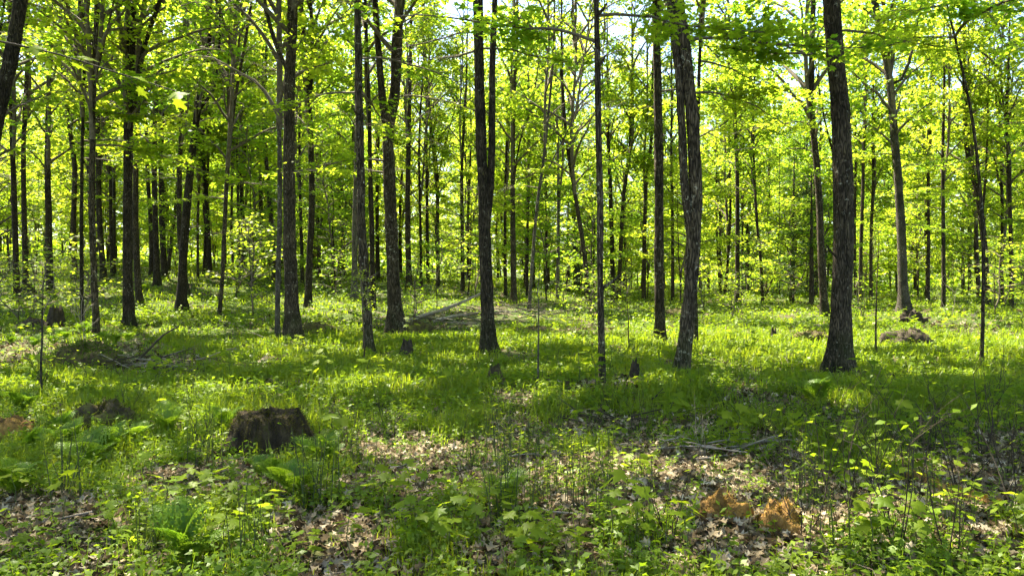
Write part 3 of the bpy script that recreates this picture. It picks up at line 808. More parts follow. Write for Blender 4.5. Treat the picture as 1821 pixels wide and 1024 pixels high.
def conifer(seed, H):
    r = np.random.default_rng(seed); wood = MB(); fol = MB()
    tube(wood, np.stack([np.linspace(0, .2, 14), np.zeros(14), np.linspace(-.2, H, 14)], 1), np.linspace(.16, .02, 14), 8, .06, seed, .3)
    pos = []; tip = []
    for i in range(70):
        z = H * (.10 + .88 * (i + r.uniform()) / 70); L_ = (1 - z / H) ** .7 * 2.6 * r.uniform(.6, 1.1) + .25; a = r.uniform(0, 6.28)
        dv = np.array([math.cos(a), math.sin(a), 0]); q = [np.array([.2 * z / H, 0, z])]
        for w in range(5): q.append(q[-1] + dv * L_ / 5 + np.array([0, 0, -.03 * w * L_ + .03]))
        q = np.array(q); tube(wood, q, np.linspace(.016, .004, 6), 3)
        n = int(34 * L_); t = r.uniform(.2, 1, n) * 5; k = np.minimum(t.astype(int), 4); b = q[k] + (q[k + 1] - q[k]) * (t - k)[:, None]
        sd = np.array([-dv[1], dv[0], 0]); off = r.normal(0, .20, n) * (1.15 - t / 5)
        pos.append(b + sd[None] * off[:, None] + np.stack([np.zeros(n), np.zeros(n), r.normal(-.02, .03, n)], 1)); tip.append(dv[None] * .7 + sd[None] * np.sign(off)[:, None] + r.normal(0, .2, (n, 3)))
    pos = np.vstack(pos); tip = np.vstack(tip); n = len(pos)
    leaves(fol, pos, up_normals(r, n, .4), tip, .19 * r.uniform(.7, 1.3, n), OVAL_V * np.array([.55, 1, 1]), OVAL_F, r.uniform(0, 1, n))
    return wood.mesh('trunk', M_BARK_DARK, True), fol.mesh('crown', M_NEEDLE)
CON = [conifer(600, 9.5), conifer(601, 7.5)]
for px, py, k, s, lab in [(1408, 536, 0, .95, 'dark conifer with drooping boughs behind the sunlit clearing'), (1443, 545, 1, .95, 'dark conifer close beside the trunk behind the thickest trunk'),
                          (1010, 522, 1, 1.0, 'sparse dark conifer behind the leaning black trunk'), (1330, 528, 0, .8, 'small dark conifer beyond the thin wavy sapling')]:
    g = ground_at(px, py, 60)
    root = bpy.data.objects.new('conifer_tree', None); C.objects.link(root); root.location = g
    root.scale = (s, s, s); root.rotation_euler = (0, 0, px)
    obj('trunk', CON[k][0], root); obj('crown', CON[k][1], root)
    tag(root, lab, 'conifer', 'dark conifers among the maples')

# ------------------------------------------------------------------ labels for the trees
ORD = ['first', 'second', 'third', 'fourth', 'fifth', 'sixth', 'seventh', 'eighth', 'ninth', 'tenth', 'eleventh', 'twelfth', 'thirteenth', 'fourteenth', 'fifteenth', 'sixteenth']
mains = sorted((TREES[k][0], k) for k in MAIN)
def gap_of(px):
    prev = None
    for x, k in mains:
        if x <= px: prev = k
    return prev
bucket = {}
for bx, D, key, root, w in PTREE:
    if key in MAIN:
        tag(root, MAIN[key][0], 'tree', 'maple trees of the wood')
    else:
        adj = {'d': 'dark', 'b': 'grey-brown', 'p': 'pale'}[TREES[key][4]]
        bucket.setdefault((gap_of(bx), 'slender ' + adj + ' middle-distance maple'), []).append((bx, root))
for x, y, root, rad in BACKT:
    px = to_px((x, y, float(height(x, y)) + 1.5))[0]
    dist = 'nearby out-of-frame' if (px < -30 or px > 1850) else ('far' if y < 75 else 'farthest')
    bucket.setdefault((gap_of(px), ('thin ' if rad < .13 else 'stouter ') + dist + ' maple'), []).append((px, root))
for (gk, ph), lst in bucket.items():
    lst.sort(key=lambda t: t[0])
    for i, (px, root) in enumerate(lst):
        ref = ('to the right of the ' + MAIN[gk][1]) if gk else 'from the picture edge'
        tag(root, f'{ph}, {ORD[min(i, 15)]} such trunk {ref}', 'tree', 'maple trees of the wood')
bucket = {}
for x, y, root in UNDER:
    px = to_px((x, y, 1.5))[0]
    bucket.setdefault((gap_of(px), 'far low leafy' if y > 62 else 'low leafy'), []).append((px, root))
for (gk, ph), lst in bucket.items():
    lst.sort(key=lambda t: t[0])
    for i, (px, root) in enumerate(lst):
        ref = ('to the right of the ' + MAIN[gk][1]) if gk else 'from the picture edge'
        tag(root, f'{ph} young maple, {ORD[min(i, 15)]} {ref}', 'young tree', 'young maples under the tall trees')

# ------------------------------------------------------------------ the far-off wood behind everything
def far_wood():
    r = np.random.default_rng(77); fol = MB(); n = 0
    pos = []
    for k in range(480):
        d = r.uniform(114, 165); u = r.uniform(-.95, .95); x, y = u * d, d
        z0 = float(height(x, y)); H = r.uniform(8, 25); R = r.uniform(2.2, 4.5)
        c = 150
        f = r.uniform(0, 1, c) ** .85
        a = r.uniform(0, 6.28, c); rr = R * np.sqrt(r.uniform(.1, 1, c)) * (.5 + .5 * np.sin(np.pi * np.clip(f * .9 + .1, 0, 1)))
        cz = z0 + .4 + f * H
        pos.append(np.stack([x + rr * np.cos(a), y + rr * np.sin(a), cz], 1))
    for k in range(330):
        d = r.uniform(100, 150); u = r.uniform(-.95, .95); x, y = u * d, d; c = 60; R = r.uniform(1.5, 3.2); a = r.uniform(0, 6.28, c); rr = R * np.sqrt(r.uniform(0, 1, c))
        pos.append(np.stack([x + rr * np.cos(a), y + rr * np.sin(a), float(height(x, y)) + r.uniform(.1, 1, c) * r.uniform(1.5, 4.5)], 1))
    pos = np.vstack(pos); n = len(pos)
    leaves(fol, pos, up_normals(r, n, .6), r.normal(0, 1, (n, 3)), .8 * r.uniform(.6, 1.3, n), OVAL_V * np.array([1.4, 1, 1]), OVAL_F, r.uniform(0, 1, n))
    o = obj('far_woods', fol.mesh('far_woods', M_LEAF))
    tag(o, 'bright green mass of distant woodland closing the view', 'woodland', kind='stuff')
far_wood()

# ------------------------------------------------------------------ where the photograph shows litter and where grass
BARE = [(740, 830, 130, 52), (1190, 870, 160, 66), (585, 985, 100, 65), (1660, 850, 70, 40), (70, 935, 120, 50), (1430, 910, 75, 90), (110, 634, 190, 30), (290, 655, 90, 24), (790, 575, 110, 16), (915, 562, 50, 18), (1720, 880, 120, 95), (1000, 870, 120, 60), (300, 865, 70, 28),
        (912, 636, 55, 12), (1330, 690, 40, 35), (470, 850, 40, 25), (700, 860, 110, 22), (880, 1000, 60, 25), (1110, 690, 50, 22), (1040, 592, 60, 8), (1720, 578, 70, 10), (1330, 935, 110, 45), (1290, 980, 100, 40), (1560, 900, 90, 40), (905, 745, 50, 40), (1130, 770, 120, 25)]
LUSH = [(280, 725, 280, 45), (620, 690, 150, 50), (770, 745, 150, 35), (860, 650, 200, 45), (1040, 630, 110, 35), (1350, 640, 120, 45), (1640, 660, 200, 55), (330, 545, 320, 25), (600, 570, 120, 30), (150, 810, 150, 40), (1180, 700, 160, 45), (380, 680, 150, 30), (60, 690, 120, 40)]
def px_of(x, y):
    z = height(x, y) - CAM_Z
    c, s = math.cos(PITCH), math.sin(PITCH)
    yy, zz = y * c + z * s, -y * s + z * c
    return CX + F * x / yy, CY - F * zz / yy
def ell(px, py, L_):
    m = np.zeros(np.shape(px))
    for cx, cy_, rx, ry in L_:
        m = np.maximum(m, np.clip(1.35 - np.hypot((px - cx) / rx, (py - cy_) / ry), 0, 1))
    return np.clip(m * 1.6, 0, 1)
def cover(x, y):
    """0 bare litter .. 1 lush, at points of the floor in view."""
    px, py = px_of(x, y)
    d = np.hypot(x, y)
    base = .68 + .02 * sstep(6, 11, d) + .27 * noise2(x, y, 1.6, 21) + .16 * noise2(x, y, .6, 22)
    return np.clip(base + .55 * ell(px, py, LUSH) - .95 * ell(px, py, BARE), 0, 1)
def scatter(n, dlo, dhi, power, r, ulim=.8):
    t = r.uniform(0, 1, n)
    p = power + 1
    d = (dlo ** p + t * (dhi ** p - dlo ** p)) ** (1 / p)
    u = r.uniform(-ulim, ulim, n)
    return d * u, d

# ------------------------------------------------------------------ leaf litter
def curl(V, a, b):
    W = V.copy(); W[:, 2] += a * W[:, 0] ** 2 + b * (W[:, 1] - .45) ** 2
    return W
CURLS = [curl(LEAF_MID_V, .9, .3), curl(LEAF_MID_V, -.8, .5), curl(LEAF_MID_V, .5, -.7), curl(LEAF_MID_V, 1.4, .1)]
def litter():
    r = np.random.default_rng(41); mb = MB()
    for (n, lo, hi, pw, s) in [(60000, 3.0, 11, -.3, .052), (20000, 10, 24, -.3, .085), (6000, 22, 60, 0, .18)]:
        x, y = scatter(n, lo, hi, pw, r)
        k = r.uniform(0, 1, n) > .7 * cover(x, y)
        x, y = x[k], y[k]; n = len(x)
        z = height(x, y) + r.uniform(.004, .045, n)
        a = r.uniform(0, 6.28, n); tip = np.stack([np.cos(a), np.sin(a), r.normal(0, .3, n)], 1)
        nr = up_normals(r, n, .6); sz = s * r.uniform(.4, 1.4, n)
        tt = np.clip(r.normal(.48, .28, n), 0, 1)
        w = r.integers(0, 4, n)
        for q in range(4):
            m = w == q
            leaves(mb, np.stack([x, y, z], 1)[m], nr[m], tip[m], sz[m], CURLS[q], LEAF_MID_F, tt[m])
    o = obj('leaf_litter', mb.mesh('leaf_litter', M_LITTER))
    tag(o, 'thick carpet of dry tan and grey fallen leaves', 'leaf litter', kind='stuff')
    # the largest single leaves of the foreground
    single = []
    for q in range(4):
        m1 = MB(); m1.add(CURLS[q], LEAF_MID_F, .55); single.append(m1.mesh('dead_leaf', M_LITTER))
    x, y = scatter(900, 3.9, 7.2, -.6, r, .7)
    k = np.nonzero(r.uniform(0, 1, 900) > .75 * cover(x, y))[0][:300]
    for i in k:
        o = obj('dead_leaf', single[i % 4], FLOOR, (x[i], y[i], float(height(x[i], y[i])) + .04), (r.normal(0, .35), r.normal(0, .35), r.uniform(0, 6.28)), r.uniform(.05, .085))
litter()

def twig_litter():
    r = np.random.default_rng(47); mb = MB(); x, y = scatter(2600, 3.3, 16, -.2, r)
    for i in range(2600):
        a = r.uniform(0, 6.28); l = r.uniform(.05, .28); z = float(height(x[i], y[i])) + r.uniform(.02, .06)
        d = np.array([math.cos(a), math.sin(a), r.normal(0, .12)]) * l; m = np.array([x[i], y[i], z]); k = r.normal(0, .02, 3)
        tube(mb, np.array([m, m + d * .5 + k, m + d]), np.array([1, .8, .5]) * r.uniform(.0015, .0045) * max(1, y[i] / 8), 3, tint=r.uniform(0, 1))
    o = obj('twig_litter', mb.mesh('twig_litter', M_TWIG)); tag(o, 'fine broken twigs strewn over the dead leaves', 'twigs', kind='stuff')
twig_litter()

# ------------------------------------------------------------------ grass and low herbs
def grass():
    r = np.random.default_rng(42); mb = MB()
    for (n, lo, hi, pw, per) in [(8000, 3.4, 9, 0, 8), (12000, 8, 20, -.2, 9), (6500, 18, 62, -.3, 8)]:
        x, y = scatter(n, lo, hi, pw, r)
        c = cover(x, y); g = sstep(.55, 1.0, c + .26 * noise2(x, y, 2.3, 31) + .16 * noise2(x, y, .9, 32) - .05)
        k = r.uniform(0, 1, n) < g * 1.05 + .03
        x, y, g = x[k], y[k], g[k]; m = len(x)
        x = np.repeat(x, per); y = np.repeat(y, per); g = np.repeat(g, per); N_ = m * per
        spread = .05 + .02 * np.sqrt(y)
        x = x + r.normal(0, 1, N_) * spread; y = y + r.normal(0, 1, N_) * spread
        z = height(x, y); L_ = (.08 + .11 * g) * r.uniform(.5, 1.6, N_) * np.interp(y, [4, 9], [.6, 1]); w = np.maximum(.0035, .00065 * y) * r.uniform(.7, 1.3, N_)
        a = r.uniform(0, 6.28, N_); bend = r.uniform(.15, .9, N_)
        dx, dy = np.cos(a), np.sin(a); sx, sy = -dy, dx
        p0 = np.stack([x, y, z - .01], 1); p1 = p0 + np.stack([dx * bend * L_ * .28, dy * bend * L_ * .28, L_ * .62], 1); p2 = p0 + np.stack([dx * bend * L_ * .85, dy * bend * L_ * .85, L_ * (1.05 - .35 * bend)], 1)
        sd = np.stack([sx, sy, np.zeros(N_)], 1) * w[:, None]
        v = np.stack([p0 - sd, p0 + sd, p1 + sd * .8, p1 - sd * .8, p2], 1)
        i = np.arange(N_)[:, None] * 5
        f = np.stack([i + [0, 1, 2], i + [0, 2, 3], i + [3, 2, 4]], 1).reshape(-1, 3)
        mb.add(v.reshape(-1, 3), f, np.repeat(np.clip(.45 + .28 * noise2(x, y, 1.9, 33) + r.uniform(-.3, .3, N_), 0, 1), 5))
    o = obj('grass', mb.mesh('grass', M_GRASS))
    tag(o, 'soft green woodland grass and sedge in loose patches', 'grass', kind='stuff')
grass()

def herbs():
    r = np.random.default_rng(43); mb = MB()
    for (n, lo, hi, pw, per, s, hh) in [(15500, 3.3, 10, -.1, 7, .040, .15), (12500, 9, 24, -.2, 7, .068, .17), (9500, 22, 60, -.2, 7, .12, .28), (6000, 55, 112, 0, 6, .26, .45)]:
        x, y = scatter(n, lo, hi, pw, r)
        c = cover(x, y)
        k = r.uniform(0, 1, n) < .08 + .95 * c - .25 * (noise2(x, y, .8, 35) > .6)
        x, y, c = x[k], y[k], c[k]; m = len(x)
        H = hh * r.uniform(.35, 1.3, m)
        x0 = np.repeat(x, per); y0 = np.repeat(y, per); Hh = np.repeat(H, per); N_ = m * per
        t = np.tile(np.linspace(.25, 1, per), m)
        a = np.repeat(r.uniform(0, 6.28, m), per) + np.tile(np.arange(per) * 2.4, m) + r.normal(0, .3, N_)
        rad = (s * .9) * (1.35 - .8 * t) * r.uniform(.5, 1.4, N_)
        z = np.repeat(height(x, y), per) + Hh * t
        lx = np.repeat(r.normal(0, .12, m), per) * Hh * t * 2; ly = np.repeat(r.normal(0, .12, m), per) * Hh * t * 2
        pos = np.stack([x0 + lx + np.cos(a) * rad * .3, y0 + ly + np.sin(a) * rad * .3, z], 1)
        tip = np.stack([np.cos(a), np.sin(a), r.normal(-.1, .35, N_)], 1)
        tt = np.clip(np.repeat(.45 + .25 * noise2(x, y, 1.7, 34) + r.uniform(-.35, .35, m), per) + r.normal(0, .12, N_), 0, 1)
        typ = np.repeat(r.uniform(0, 1, m), per)
        a1 = typ < .68
        sz = s * r.uniform(.6, 1.4, N_)
        leaves(mb, pos[a1], up_normals(r, a1.sum(), .45), tip[a1], sz[a1] * 1.15, OVAL_V, OVAL_F, tt[a1])
        leaves(mb, pos[~a1], up_normals(r, (~a1).sum(), .45), tip[~a1], sz[~a1], LEAF_LO_V, LEAF_LO_F, tt[~a1])
        if hi < 30:      # stems
            w = np.maximum(.0022, .00045 * y)
            b = np.stack([x, y, height(x, y) - .01], 1); e = b + np.stack([lx[per - 1::per], ly[per - 1::per], H + .01], 1)
            sd = np.stack([w, np.zeros(m), np.zeros(m)], 1)
            v = np.stack([b - sd, b + sd, e + sd * .6, e - sd * .6], 1).reshape(-1, 3)
            mb.add(v, np.arange(m)[:, None] * 4 + np.array([0, 1, 2, 3]), np.repeat(.2, m * 4))
    o = obj('ground_cover', mb.mesh('ground_cover', M_HERB))
    tag(o, 'low leafy green herbs carpeting the woodland floor', 'ground cover', kind='stuff')
herbs()

# ------------------------------------------------------------------ labels for small plants: nearest landmark + side + rank
LAND = {'big mossy stump': (478, 780), 'rounder orange mossy chunk': (1285, 905), 'second orange mossy chunk': (1385, 915), 'thickest furrowed trunk': (1492, 664), 'crooked swept-foot maple': (1213, 669),
        'slender spotted stem': (1071, 690), 'double-stemmed centre maple': (871, 629), 'lichen-flecked straight trunk': (656, 633), 'thick dark side-limbed trunk': (523, 605), 'left brush heap': (290, 655),
        'mossy edge rock': (15, 765), 'mossy half-buried log': (1690, 875), 'very thin curving stem': (1745, 652), 'brightest litter patch': (1180, 838), 'pink litter patch': (740, 805), 'small brown snag': (880, 678), 'bottom edge litter patch': (585, 965)}
PLANTS = {}
def plant(root, kind, phrase, cat, group):
    x, y = root.location.x, root.location.y
    px, py = px_of(x, y); px, py = float(px), float(py)
    best = min(LAND, key=lambda k: math.hypot(LAND[k][0] - px, (LAND[k][1] - py) * 1.6))
    dx, dy = px - LAND[best][0], (py - LAND[best][1]) * 1.6
    if abs(dx) > abs(dy): side = 'right of' if dx > 0 else 'left of'
    else: side = 'in front of' if dy > 0 else 'behind'
    PLANTS.setdefault((phrase, side, best, cat, group), []).append((math.hypot(dx, dy), root))
def finish_plants():
    for (phrase, side, best, cat, group), lst in PLANTS.items():
        lst.sort(key=lambda t: t[0])
        for i, (d, root) in enumerate(lst):
            o = '' if len(lst) == 1 else (', nearest one' if i == 0 else f', {ORD[min(i, 15)]} nearest')
            tag(root, f'{phrase}{o} {side} the {best}', cat, group)

# ------------------------------------------------------------------ maple seedlings
def hi_leaf(seed):
    r = np.random.default_rng(seed); V = LEAF_HI_V.copy()
    V[:, 2] += r.normal(0, .02, len(V)) - .12 * np.abs(V[:, 0]) ** 1.5 * r.uniform(.3, 1.6)
    V[1:, :2] *= r.uniform(.93, 1.07, (len(V) - 1, 1))
    mb = MB(); mb.add(V, LEAF_HI_F, r.uniform(.1, .9)); return mb.mesh('leaf', M_SEED)
HI = [hi_leaf(i) for i in range(6)]
def stem_mesh(seed, H):
    r = np.random.default_rng(seed); mb = MB()
    p = np.stack([np.cumsum(r.normal(0, .02, 5)), np.cumsum(r.normal(0, .02, 5)), np.linspace(-.02, H, 5)], 1); p[:, :2] -= p[0, :2]
    tube(mb, p, np.linspace(.004, .0025, 5), 5); return mb.mesh('stem', M_STEM_GREEN, True), p
STEMS = [stem_mesh(i, .22 + .05 * i) for i in range(5)]
def far_seedling(seed):
    r = np.random.default_rng(seed); mb = MB(); n = 9
    a = np.arange(n) * 2.4 + r.normal(0, .3, n); t = np.linspace(.45, 1, n); rad = .06 * (1.5 - t)
    pos = np.stack([np.cos(a) * rad, np.sin(a) * rad, .34 * t], 1)
    leaves(mb, pos, up_normals(r, n, .3), np.stack([np.cos(a), np.sin(a), r.normal(-.15, .1, n)], 1), .10 * r.uniform(.7, 1.2, n), LEAF_MID_V, LEAF_MID_F, r.uniform(0, 1, n))
    return mb.mesh('foliage', M_SEED)
FARSEED = [far_seedling(i) for i in range(5)]
def seedling(x, y, sc, seed, nl=None):
    r = np.random.default_rng(seed)
    root = bpy.data.objects.new('maple_seedling', None); C.objects.link(root)
    root.location = (x, y, float(height(x, y))); root.scale = (sc,) * 3; root.rotation_euler = (0, 0, r.uniform(0, 6.28))
    k = int(r.integers(5)); me, p = STEMS[k]; obj('stem', me, root)
    if y > 8.2:
        obj('foliage', FARSEED[k], root, p[-1] - np.array([0, 0, .34]))
    else:
        n = nl or int(r.integers(5, 10)); a0 = r.uniform(0, 6.28)
        for i in range(n):
            a = a0 + (i // 2) * 1.57 + (i % 2) * 3.14 + r.normal(0, .25); t = 1 - .14 * (i // 2)
            H = p[-1][2] * t; off = r.uniform(.02, .07)
            obj('leaf', HI[int(r.integers(6))], root, (p[-1][0] * t + off * math.cos(a), p[-1][1] * t + off * math.sin(a), H + r.normal(0, .01)),
                (r.normal(-.15, .22), r.normal(0, .22), a - 1.5708), r.uniform(.07, .125))
    plant(root, 'seed', 'lobed-leaf maple seedling' if y < 8.2 else 'small maple seedling', 'seedling', 'maple seedlings on the forest floor')
SEEDS = [(690, 930, 1.2), (735, 965, 1.25), (660, 905, 1.1), (760, 920, 1.0), (790, 985, 1.1), (720, 900, 1.0), (1100, 950, 1.2), (1130, 985, 1.2), (1085, 990, 1.1), (925, 985, 1.2), (940, 1010, 1.2), (890, 930, 1.0), (960, 965, 1.0),
         (1060, 830, .9), (1105, 838, .9), (1480, 880, 1.2), (1520, 900, 1.2), (1550, 860, 1.1), (1590, 935, 1.2), (1640, 845, 1.1), (1700, 850, 1.0), (1570, 1000, 1.2), (1620, 985, 1.1), (1690, 960, 1.1), (1470, 850, 1.0),
         (1730, 925, 1.0), (330, 910, 1.1), (400, 985, 1.1), (270, 870, 1.0), (430, 930, 1.1), (380, 890, 1.0), (465, 800, .8), (540, 1000, 1.0), (620, 1010, 1.0), (30, 900, 1.0), (60, 985, 1.1), (200, 960, 1.1), (1240, 1005, 1.1), (1010, 1000, 1.0), (850, 965, 1.0), (1795, 740, 1.1), (1810, 960, 1.1), (1220, 760, .9), (285, 945, 1.0), (110, 940, 1.0), (480, 960, 1.1)]
for i, (px, py, sc) in enumerate(SEEDS):
    g = ground_at(px, py); seedling(g[0], g[1], sc * .8, 1300 + i)
r_s = np.random.default_rng(51)
xs, ys = scatter(260, 6, 20, -.2, r_s, .68)
ok = r_s.uniform(0, 1, 260) < .25 + .6 * cover(xs, ys)
for i, (x, y) in enumerate(list(zip(xs[ok], ys[ok]))[:110]):
    seedling(float(x), float(y), float(r_s.uniform(.8, 1.6)), 1500 + i)

# ------------------------------------------------------------------ ferns
def frond(seed, L_):
    r = np.random.default_rng(seed); mb = MB(); n = 20
    t = np.linspace(0, 1, n); arch = r.uniform(.55, .9)
    p = np.stack([L_ * (.18 * t + .5 * t ** 2) * arch, np.zeros(n), L_ * (1.05 * t - .38 * t ** 2.4)], 1)
    tube(mb, p, np.linspace(.004, .001, n), 4, tint=.3)
    pos = []; tip = []; nr = []; sz = []
    for i in range(3, n):
        tn = p[i] - p[i - 1]; tn /= np.linalg.norm(tn); f = (i - 3) / (n - 4)
        l = L_ * .30 * (math.sin(math.pi * (.16 + .84 * f)) ** .8 if f > 0 else .3) * r.uniform(.9, 1.1) + .008
        for s in (-1, 1):
            d = np.array([0, s, 0]) * .92 + tn * .38 + np.array([0, 0, -.12]); d /= np.linalg.norm(d)
            for q in range(5):
                c = p[i] + d * l * (q / 5)
                for e in (-1, 1):
                    pos.append(c); tip.append(d * .75 + e * tn * .8); nr.append(np.cross(tn, d) * (1 if s > 0 else -1) + r.normal(0, .12, 3)); sz.append(l * .30 * (1 - q / 7))
    nr = np.array(nr)
    leaves(mb, pos, nr, np.array(tip), np.array(sz), OVAL_V * np.array([1.1, 1, 1]), OVAL_F, r.uniform(.2, .8, len(pos)))
    return mb.mesh('frond', M_FERN)
FROND = [frond(i, 1.0) for i in range(4)]
FERNS = [(120, 800, .42), (60, 810, .38), (150, 840, .46), (190, 815, .4), (105, 775, .36), (25, 880, .4), (235, 800, .36), (150, 600, .62), (60, 618, .42), (95, 614, .4), (115, 606, .45), (185, 610, .42), (205, 612, .4), (228, 608, .42), (255, 520, .6), (20, 612, .42),
         (492, 862, .32), (520, 885, .36), (465, 850, .28), (575, 830, .4), (300, 775, .45), (395, 770, .4), (900, 905, .35), (1450, 720, .45), (330, 1005, .45), (40, 740, .45)]
for i, (px, py, L_) in enumerate(FERNS):
    g = ground_at(px, py); r = random.Random(i + 70)
    root = bpy.data.objects.new('fern', None); C.objects.link(root); root.location = g; root.rotation_euler = (0, 0, r.uniform(0, 6))
    n = r.randint(6, 9)
    for k in range(n):
        s = L_ * r.uniform(.75, 1.15)
        obj('frond', FROND[r.randrange(4)], root, (0, 0, -.01), (r.gauss(0, .1), r.gauss(0, .15), k * 6.28 / n + r.gauss(0, .2)), s)
    plant(root, 'fern', 'feathery green fern', 'fern', 'ferns')

# ------------------------------------------------------------------ bare twiggy shrubs and clumps of upright shoots
def twiggy(seed, H, pale=False):
    r = np.random.default_rng(seed); mb = MB(); fol = MB(); tips = []
    def grow(p, d, L_, rad, lev):
        q = [p]
        for k in range(4):
            d = d + r.normal(0, .16, 3) + np.array([0, 0, .05]); d = d / np.linalg.norm(d); q.append(q[-1] + d * L_ / 4)
        tube(mb, np.array(q), np.linspace(rad, rad * .5, 5), 5 if lev == 0 else 4); tips.append(q[-1])
        if lev < 2:
            for k in range(int(r.integers(2, 5))):
                j = int(r.integers(1, 5)); a = r.uniform(0, 6.28); dd = d * .8 + np.array([math.cos(a), math.sin(a), .15]) * .75; grow(q[j], dd / np.linalg.norm(dd), L_ * r.uniform(.3, .55), rad * .55, lev + 1)
    for k in range(int(r.integers(2, 5))):
        a = r.uniform(0, 6.28); grow(np.array([math.cos(a) * .03, math.sin(a) * .03, -.02]), np.array([math.cos(a) * .25, math.sin(a) * .25, 1]), H * r.uniform(.6, 1), .0046, 0)
    tips = np.array(tips); n = len(tips); k = r.uniform(0, 1, n) < .5; tips = tips[k]; n = max(len(tips), 1)
    a = r.uniform(0, 6.28, n)
    leaves(fol, tips if len(tips) else np.zeros((1, 3)), up_normals(r, n, .4), np.stack([np.cos(a), np.sin(a), np.zeros(n)], 1), .055 * r.uniform(.6, 1.3, n), OVAL_V * np.array([1.3, 1, 1]), OVAL_F, r.uniform(0, 1, n))
    return mb.mesh('stem', M_DEAD if pale else M_DEAD_DARK, True), fol.mesh('foliage', M_SEED)
TWIGGY = [twiggy(i, .75) for i in range(5)]; PALE_TW = [twiggy(20 + i, .9, True) for i in range(3)]
TW = [(1555, 875, 1), (1632, 905, 1.05), (1705, 870, 1), (1500, 945, 1), (1600, 985, .95), (1748, 815, 1.1), (1795, 845, 1.1), (1808, 920, 1), (1190, 965, .8), (1400, 860, .8), (990, 775, .6), (1062, 765, .7), (1130, 765, .7), (362, 810, .7), (228, 745, .7),
      (78, 700, 1.2), (620, 800, .7), (690, 770, .6), (335, 725, .7), (1480, 800, .8), (1660, 800, .9), (1690, 990, .9), (1425, 960, .9), (1085, 730, .7), (150, 700, .8), (1770, 730, 1), (1580, 790, .8), (830, 860, .6), (560, 850, .6), (1290, 735, .7), (1360, 780, .7)]
for i, (px, py, s) in enumerate(TW):
    g = ground_at(px, py); a, b = TWIGGY[i % 5]
    root = bpy.data.objects.new('twiggy_shrub', None); C.objects.link(root); root.location = g; root.rotation_euler = (0, 0, i * 1.7); root.scale = (s,) * 3
    obj('stem', a, root); obj('foliage', b, root); plant(root, 'tw', 'thin nearly bare brown twiggy shrub', 'shrub', 'twiggy shrubs')
for i, (px, py, s) in enumerate([(150, 612, 1.8), (1690, 572, 1.9), (425, 498, 2.2), (1250, 812, .55), (1725, 606, .9), (1405, 660, .7), (1235, 545, 1.3), (672, 560, 1.0)]):
    g = ground_at(px, py); a, b = PALE_TW[i % 3]
    root = bpy.data.objects.new('dead_shrub', None); C.objects.link(root); root.location = g; root.rotation_euler = (0, 0, i * 2.1); root.scale = (s,) * 3
    obj('stem', a, root); plant(root, 'ds', 'bleached pale dead twiggy shrub', 'dead shrub', 'dead shrubs')

def shoots(seed):
    r = np.random.default_rng(seed); mb = MB(); fol = MB(); P = []; T = []
    for k in range(int(r.integers(9, 15))):
        x, y = r.normal(0, .07, 2); H = r.uniform(.22, .48); lx, ly = r.normal(0, .04, 2)
        p = np.array([[x, y, -.01], [x + lx * .4, y + ly * .4, H * .5], [x + lx, y + ly, H]]); tube(mb, p, [.0035, .003, .0015], 4)
        for q in range(7):
            t = r.uniform(.25, 1); a = r.uniform(0, 6.28); P.append(p[0] + (p[2] - p[0]) * t); T.append([math.cos(a), math.sin(a), .5])
    n = len(P); leaves(fol, np.array(P), up_normals(r, n, .5), np.array(T), .045 * r.uniform(.6, 1.4, n), OVAL_V * np.array([.6, 1, 1]), OVAL_F, r.uniform(0, 1, n))
    return mb.mesh('stem', M_STEM_GREEN, True), fol.mesh('foliage', M_SEED)
SHOOT = [shoots(i) for i in range(5)]
for i, (px, py) in enumerate([(905, 855), (942, 815), (1012, 835), (1030, 905), (960, 905), (900, 935), (1062, 935), (362, 830), (842, 835), (1442, 905), (1150, 975), (112, 885), (1702, 955), (885, 815), (985, 880), (1090, 880), (250, 1000), (560, 900), (1480, 985), (450, 1010), (640, 835), (1650, 930)]):
    g = ground_at(px, py); a, b = SHOOT[i % 5]
    root = bpy.data.objects.new('green_shoots_clump', None); C.objects.link(root); root.location = g; root.rotation_euler = (0, 0, i * 1.3); s = 1.0 + .25 * math.sin(i * 3); root.scale = (s,) * 3
    obj('stem', a, root); obj('foliage', b, root); plant(root, 'sh', 'clump of thin upright green shoots', 'plant', 'clumps of upright shoots')

# ------------------------------------------------------------------ saplings
def sapling(px, py, H, name, lab, cs=1.0, cfrac=.35, pale=False, bend=.03, seed=0, xy=None):
    r = np.random.default_rng(seed + 900); g = ground_at(px, py) if xy is None else np.array([xy[0], xy[1], float(height(*xy))])
    root = bpy.data.objects.new(name, None); C.objects.link(root); root.location = g
    k = 8; p = np.stack([np.cumsum(r.normal(0, bend * H / 4, k)), np.cumsum(r.normal(0, bend * H / 4, k)), np.linspace(-.05, H, k)], 1); p[:, :2] -= p[0, :2]
    pp = smooth_path(p, .12); mb = MB(); tube(mb, pp, np.linspace(.011 + .004 * H, .004, len(pp)), 7, .06, seed); obj('trunk', mb.mesh('trunk', M_BARK_PALE if pale else M_BARK, True), root)
    if cs > 0:
        j = int(len(pp) * cfrac); add_crown(root, 'sap', pp[j], pp[-1] - pp[j], H - pp[j][2] + .15, seed, cs)
    if lab: tag(root, lab, 'sapling', 'maple saplings')
    return root
sapling(75, 712, 1.7, 'maple_sapling', 'thin speckled sapling stem near the mossy edge rock', .5, .6, True, .02, 1)
sapling(648, 648, 1.6, 'maple_sapling', 'leafy green shoot climbing beside the lichen-flecked straight trunk', .55, .5, False, .03, 2)
sapling(1118, 628, 1.7, 'maple_sapling', 'thin sapling with a flat leafy top right of the slender spotted stem', .6, .7, False, .03, 3)
